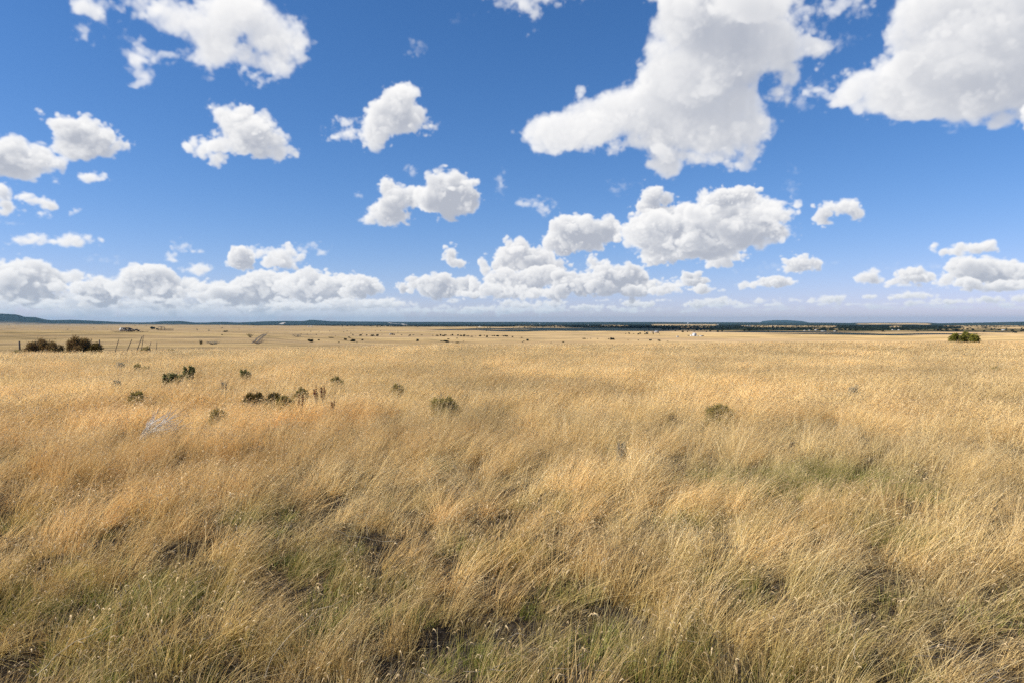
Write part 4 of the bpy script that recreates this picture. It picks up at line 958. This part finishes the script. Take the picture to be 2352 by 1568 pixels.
def tuft(name, rng, n, R, H, w, lean, seg=4, leaves=.45, heads=.6, headlen=.034):
    """a bunch of stems bent by the wind towards +X"""
    V = []; Q = []; ah = []; ar = []; ap = []; nv = 0
    for i in range(n):
        leaf = rng.random() < leaves
        th = rng.uniform(0, 2*math.pi); rr_ = R*math.sqrt(rng.random())
        x, y = rr_*math.cos(th), rr_*math.sin(th)
        hh = H*(rng.uniform(.25, .5) if leaf else rng.uniform(.72, 1.08))
        ln = lean*rng.uniform(.5, 1.5)+(rng.normal(0, .25) if leaf else rng.normal(0, .12))
        dx, dy = ln, rng.normal(0, .30 if leaf else .17)+.10*lean
        dx += x/R*.22*(2 if leaf else 1); dy += y/R*.22*(2 if leaf else 1)
        a0 = rng.uniform(0, math.pi); wx, wy = math.cos(a0), math.sin(a0)
        ww = w*rng.uniform(.7, 1.3)*(1.15 if leaf else .8)
        droop = rng.uniform(.1, .5)*(1.3 if leaf else 1)
        s = np.linspace(0, 1, seg+1)
        px = x+hh*(dx*(.45*s+.55*s**2)); py = y+hh*(dy*(.45*s+.55*s**2))
        nrm = math.sqrt(1+.5*(dx*dx+dy*dy))
        pz = hh/nrm*(s-.5*droop*s**3)-.02
        wid = ww*(1-.75*s**1.5)
        P = np.stack([px, py, pz], -1); W = np.stack([wx*wid, wy*wid, 0*wid], -1)/2
        v = np.empty((2*(seg+1), 3)); v[0::2] = P-W; v[1::2] = P+W
        V.append(v); k = nv+2*np.arange(seg)
        Q.append(np.stack([k, k+1, k+3, k+2], -1)); nv += len(v)
        rn = rng.random(); ah.append(np.repeat(s, 2)); ar.append(np.full(len(v), rn)); ap.append(np.full(len(v), 1.0 if leaf else 0.0))
        if not leaf and rng.random() < heads:
            d = P[-1]-P[-2]; d = d/np.linalg.norm(d); l = headlen*rng.uniform(.7, 1.3)
            up = np.array([d[0], d[1], 0]); up = up/(np.linalg.norm(up)+1e-6)
            e = [P[-1], P[-1]+d*l*.45+up*l*.15, P[-1]+d*l*.55+up*l*.5-np.array([0, 0, l*.25]), P[-1]+d*l*.4+up*l*.8-np.array([0, 0, l*.6])]
            wv = np.cross(d, up+np.array([0, 0, 1.0])); wv = wv/(np.linalg.norm(wv)+1e-6)
            wv = (wv+np.array([0, 0, .6]))*w*1.5
            e = np.array(e); tp = np.array([.5, 1, .9, .2])[:, None]
            v = np.empty((8, 3)); v[0::2] = e-wv*tp/2; v[1::2] = e+wv*tp/2
            V.append(v); k = nv+2*np.arange(3); Q.append(np.stack([k, k+1, k+3, k+2], -1)); nv += 8
            ah.append(np.ones(8)); ar.append(np.full(8, rng.random())); ap.append(np.full(8, 2.0))
    return new_mesh(name, np.concatenate(V), np.concatenate(Q), [GM], {'h': np.concatenate(ah), 'rnd': np.concatenate(ar), 'part': np.concatenate(ap)})
def scatter(name, P, rot, scl, idx, protos, extra, label, cat):
    col = bpy.data.collections.new(name+"_kinds")
    for k, me in enumerate(protos):
        o = bpy.data.objects.new("%s_kind_%02d" % (name, k), me); col.objects.link(o)
    me = new_mesh(name, P, [], [protos[0].materials[0]])
    def put(k, a, t='FLOAT'):
        at = me.attributes.new(k, t, 'POINT')
        at.data.foreach_set('vector' if t == 'FLOAT_VECTOR' else 'value', np.ascontiguousarray(a, np.int32 if t == 'INT' else np.float32).ravel())
    put('rot', rot, 'FLOAT_VECTOR'); put('scl', scl, 'FLOAT_VECTOR'); put('kind_index', idx, 'INT')
    for k, a in extra.items(): put(k, a)
    o = obj(name, me)
    ng = bpy.data.node_groups.new(name+"_spread", 'GeometryNodeTree')
    ng.interface.new_socket('Geometry', in_out='INPUT', socket_type='NodeSocketGeometry')
    ng.interface.new_socket('Geometry', in_out='OUTPUT', socket_type='NodeSocketGeometry')
    N = ng.nodes.new; L = ng.links.new
    gi, go = N('NodeGroupInput'), N('NodeGroupOutput')
    ci = N('GeometryNodeCollectionInfo'); ci.inputs['Collection'].default_value = col
    ci.inputs['Separate Children'].default_value = True; ci.inputs['Reset Children'].default_value = True
    ip = N('GeometryNodeInstanceOnPoints'); ip.inputs['Pick Instance'].default_value = True
    def na(n, t):
        a = N('GeometryNodeInputNamedAttribute'); a.data_type = t; a.inputs[0].default_value = n; return a.outputs[0]
    L(gi.outputs[0], ip.inputs['Points']); L(ci.outputs[0], ip.inputs['Instance']); L(na('kind_index', 'INT'), ip.inputs['Instance Index'])
    e2r = N('FunctionNodeEulerToRotation'); L(na('rot', 'FLOAT_VECTOR'), e2r.inputs[0]); L(e2r.outputs[0], ip.inputs['Rotation'])
    L(na('scl', 'FLOAT_VECTOR'), ip.inputs['Scale'])
    L(ip.outputs[0], go.inputs[0])
    md = o.modifiers.new("spread", 'NODES'); md.node_group = ng
    return tag(o, label, cat, kind='stuff')
# patches told apart in the photograph: (u, v, radius in u, radius in v, green, orange, thin)
PATCH = []
def patch(u, v, ru, rv, green=0, orange=0, thin=0, short=0):
    if green > .6: ru *= 1.25; rv *= 1.35
    if green > .6: thin = min(.9, thin*1.6+.1); short = max(short, .45)
    x, y, _ = spot(u, v); x1, _, _ = spot(u+ru, v); _, ya, _ = spot(u, v-rv); _, yb, _ = spot(u, v+rv)
    PATCH.append((x, y, x1-x, max(.2, (ya-yb)/2), green, orange, thin, short))
for p in [(1700,1115,110,22,.75,0,.35,.35),(1830,1120,120,26,.85,0,.35,.4),(1930,1100,90,22,1,0,.25,.35),(2050,1125,70,26,.85,0,.35,.35),(2080,1170,60,22,.2,.3,.85,.5),
          (2000,1230,70,50,.6,0,.2,.3),(1760,1150,60,22,.2,0,.6,.3),(630,1225,60,30,.5,.1,.75,.3),(470,1195,60,22,.2,.1,.5,.2),(600,1200,60,20,.7,0,.1,.2),
          (400,1380,150,60,.55,.25,.25,.2),(230,1440,140,60,.75,.15,.25,.25),(60,1430,90,40,.8,0,.1,.2),(1300,1490,180,60,.8,.1,.35,.5),(1330,1540,160,40,.95,.1,.1,.6),(1060,1500,70,50,.2,.1,.8,.3),
          (1350,1460,90,30,.15,.1,.9,.4),(1520,1520,160,45,.5,0,.5,.5),(870,1370,120,50,.5,.1,.15,.2),(740,1340,90,50,.6,.2,.1,.1),(1420,1420,110,40,.4,.1,.6,.3),
          (20,1210,70,40,.4,.5,0,0),(100,1340,130,50,.4,.1,.1,.1),(1700,1400,110,40,.3,0,.5,.2),(1620,1480,130,50,.2,.2,.4,.3),(2000,1420,120,40,.2,0,.4,.2),(2250,1520,90,40,.1,0,.8,.3),
          (300,1180,40,20,0,.3,.6,0),(1140,1150,30,20,0,0,.7,0),(1040,1040,30,16,0,0,.4,0),(900,1480,120,50,.3,.5,.2,.1),(560,1500,160,50,.4,.6,.1,0),(1430,1010,30,12,0,0,.5,0),
          (700,1000,260,60,0,.55,0,0),(250,960,220,60,0,.75,0,0),(180,1080,220,60,0,.7,0,0),(520,1080,160,50,0,.6,0,0),(1250,1080,120,30,0,.3,0,0),(60,860,120,20,0,.4,0,0),(1660,1260,120,50,.1,.4,0,0)]:
    patch(*p)
def meadow(x, y):
    """greenness, orange, thinness, shortness at a spot"""
    u = U_of(np.arctan2(x, np.maximum(y, .1))); r = np.hypot(x, y)
    g = .10+.30*gnoise(x, y, 1.7, 31)*np.clip(1.2-r/9, 0, 1)+.35*np.clip(1-r/7.0, 0, 1)
    o = .10+.12*gnoise(x, y, 12, 36)+.28*gnoise(x, y, 3.6, 32)+.20*gnoise(x, y, 1.1, 33)+.30*np.clip((1500-u)/1300, 0, 1)*np.clip(1.2-r/28, 0, 1)-.12*np.clip((u-1500)/800, 0, 1)
    t = .55*np.clip(gnoise(x, y, .55, 34)-.1, 0, 1)*np.clip(1.5-r/12, .15, 1)+np.clip(.75*gnoise(x, y, 1.2, 35)-.1, 0, 1)*np.clip(1.35-r/10, 0, 1)
    s = 0*x
    for (px, py, rx, ry, pg, po, pt, ps) in PATCH:
        w = np.exp(-(((x-px)/rx)**2+((y-py)/ry)**2)**1.4)
        g = g*(1-w)+np.maximum(pg, g)*w; o = o+.55*po*w*(1-pg); t = np.maximum(t, pt*w); s = np.maximum(s, ps*w)
    return np.clip(g, 0, 1), np.clip(o, 0, 1), np.clip(t, 0, 1), s
def field_points(r0, r1, per_m2, rng, amax=47):
    """points in the wedge the photograph looks over, with a margin"""
    a = math.radians(amax); area = a*(r1*r1-r0*r0)
    n = int(area*per_m2); R_ = np.sqrt(rng.uniform(r0*r0, r1*r1, n)); A_ = rng.uniform(-a, a, n)
    return R_*np.sin(A_), R_*np.cos(A_)
def build_grass():
    rng = np.random.default_rng(77)
    XS = []; 
    near_p = [tuft("grass_tuft_near", rng, 64, .085, .45, .0030, l, 5, .34, .38, .026) for l in (.30, .45, .60, .80, 1.0, .55, .70, .40)]
    mid_p = [tuft("grass_tuft_mid", rng, 95, .30, .42, .0056, l, 3, .30, .25, .04) for l in (.40, .55, .75, .95, .60, .45)]
    far_p = [tuft("grass_tuft_far", rng, 110, .55, .37, .012, l, 2, .2, .2, .05) for l in (.35, .55, .7, .9)]
    short_p = [tuft("grass_tuft_short", rng, 90, .10, .20, .0026, .15, 3, .9, .1) for _ in range(4)]
    thatch_p = [tuft("grass_thatch", rng, 70, .16, .24, .0028, .2, 3, 1.0, 0) for _ in range(4)]
    green_p = [tuft("grass_tuft_green", rng, 110, .10, .29, .0030, .25, 4, .8, .1) for _ in range(4)]
    jobs = [(near_p, 1.7, 13.5, 28*DENS, 1), (mid_p, 11.5, 36, 13*DENS, 1), (far_p, 32, 74, 4.6*DENS, 1), (short_p, 1.7, 13, 12*DENS, 0), (thatch_p, 1.7, 10, 30*DENS, 2), (green_p, 1.7, 14, 34*DENS, 3)]
    P = []; R_ = []; S = []; I = []; G = []; O = []; B = []; base = 0; protos = []
    for pr, r0, r1, d, tall in jobs:
        x, y = field_points(r0, r1, d, rng, 46)
        g, o, t, s = meadow(x, y)
        r = np.hypot(x, y)
        keep = rng.random(len(x)) > (t*.92 if tall == 1 else t*.75 if tall == 0 else t*.5)
        if tall == 3: keep &= rng.random(len(x)) < np.clip((g-.16)*1.9, 0, 1)
        if r1 < 40: keep &= rng.random(len(x)) < np.clip((r1-r)/(r1*.12), 0, 1)      # fade into the next kind
        if r0 > 8: keep &= rng.random(len(x)) < np.clip((r-r0)/(r0*.15), 0, 1)+.05
        for (bx, by, br_) in CLEAR: keep &= (np.hypot(x-bx, y-by) > br_) | (rng.random(len(x)) < .12)
        x, y, g, o, t, s, r = (q[keep] for q in (x, y, g, o, t, s, r))
        n = len(x); z = land_z(x, y)
        wind = .5+.30*gnoise(x, y, 2.6, 41)+.22*gnoise(x, y, .9, 42)+.18*gnoise(x, y, 9, 43)
        k = np.clip(((wind+rng.normal(0, .18, n))*len(pr)), 0, len(pr)-1).astype(int)
        order = np.argsort([p.name for p in pr])  # prototypes go from gentle to strong lean
        lean = (wind-.5)*.38
        yaw = rng.uniform(0, 6.28, n) if tall == 2 else rng.normal(-.1, .45, n)+(rng.random(n) < .22)*rng.normal(0, 1.3, n)+.35*gnoise(x, y, 1.4, 48)
        tip = rng.uniform(.7, 1.25, n) if tall == 2 else lean+rng.normal(0, .09, n)
        rot = np.stack([rng.normal(0, .09, n)-.05, tip, yaw], -1)
        hs = (1-.55*s)*rng.uniform(.75, 1.18, n)*(1+.20*gnoise(x, y, 2.2, 44)+.10*gnoise(x, y, .9, 47)) if tall == 1 else rng.uniform(.6, 1.3, n)
        hs *= np.interp(r, [2, 4, 9], [.80, .92, 1]) if tall == 1 else 1
        sc = np.stack([hs*rng.uniform(.85, 1.2, n), hs*rng.uniform(.85, 1.2, n), hs], -1)
        P.append(np.stack([x, y, z], -1)); R_.append(rot); S.append(sc); I.append(k+base)
        G.append(np.clip(g*(1 if tall == 1 else .25 if tall == 2 else 1.6)+(.35 if tall == 3 else 0)+rng.normal(0, .10, n), 0, 1)); O.append(np.clip(o+rng.normal(0, .14, n), 0, 1))
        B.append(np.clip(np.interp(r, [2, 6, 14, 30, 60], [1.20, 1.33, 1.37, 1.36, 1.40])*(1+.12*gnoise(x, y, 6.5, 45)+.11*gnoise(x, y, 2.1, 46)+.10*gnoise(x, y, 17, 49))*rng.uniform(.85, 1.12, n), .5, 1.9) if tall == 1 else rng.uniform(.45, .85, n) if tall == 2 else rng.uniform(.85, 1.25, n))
        base += len(pr); protos += pr
    print("grass tufts", sum(len(p) for p in P))
    scatter("grass", np.concatenate(P), np.concatenate(R_), np.concatenate(S), np.concatenate(I), protos,
            {'green': np.concatenate(G), 'orange': np.concatenate(O), 'bright': np.concatenate(B)},
            "tall straw-coloured prairie grass leaning in the wind all over the foreground", "grass")
HAZE = 3.1e-5
DENS = 1.0
build_brush()
build_fences()
build_buildings()
build_junipers()
build_woods()
build_shade_clouds()
build_grass()
build_haze()
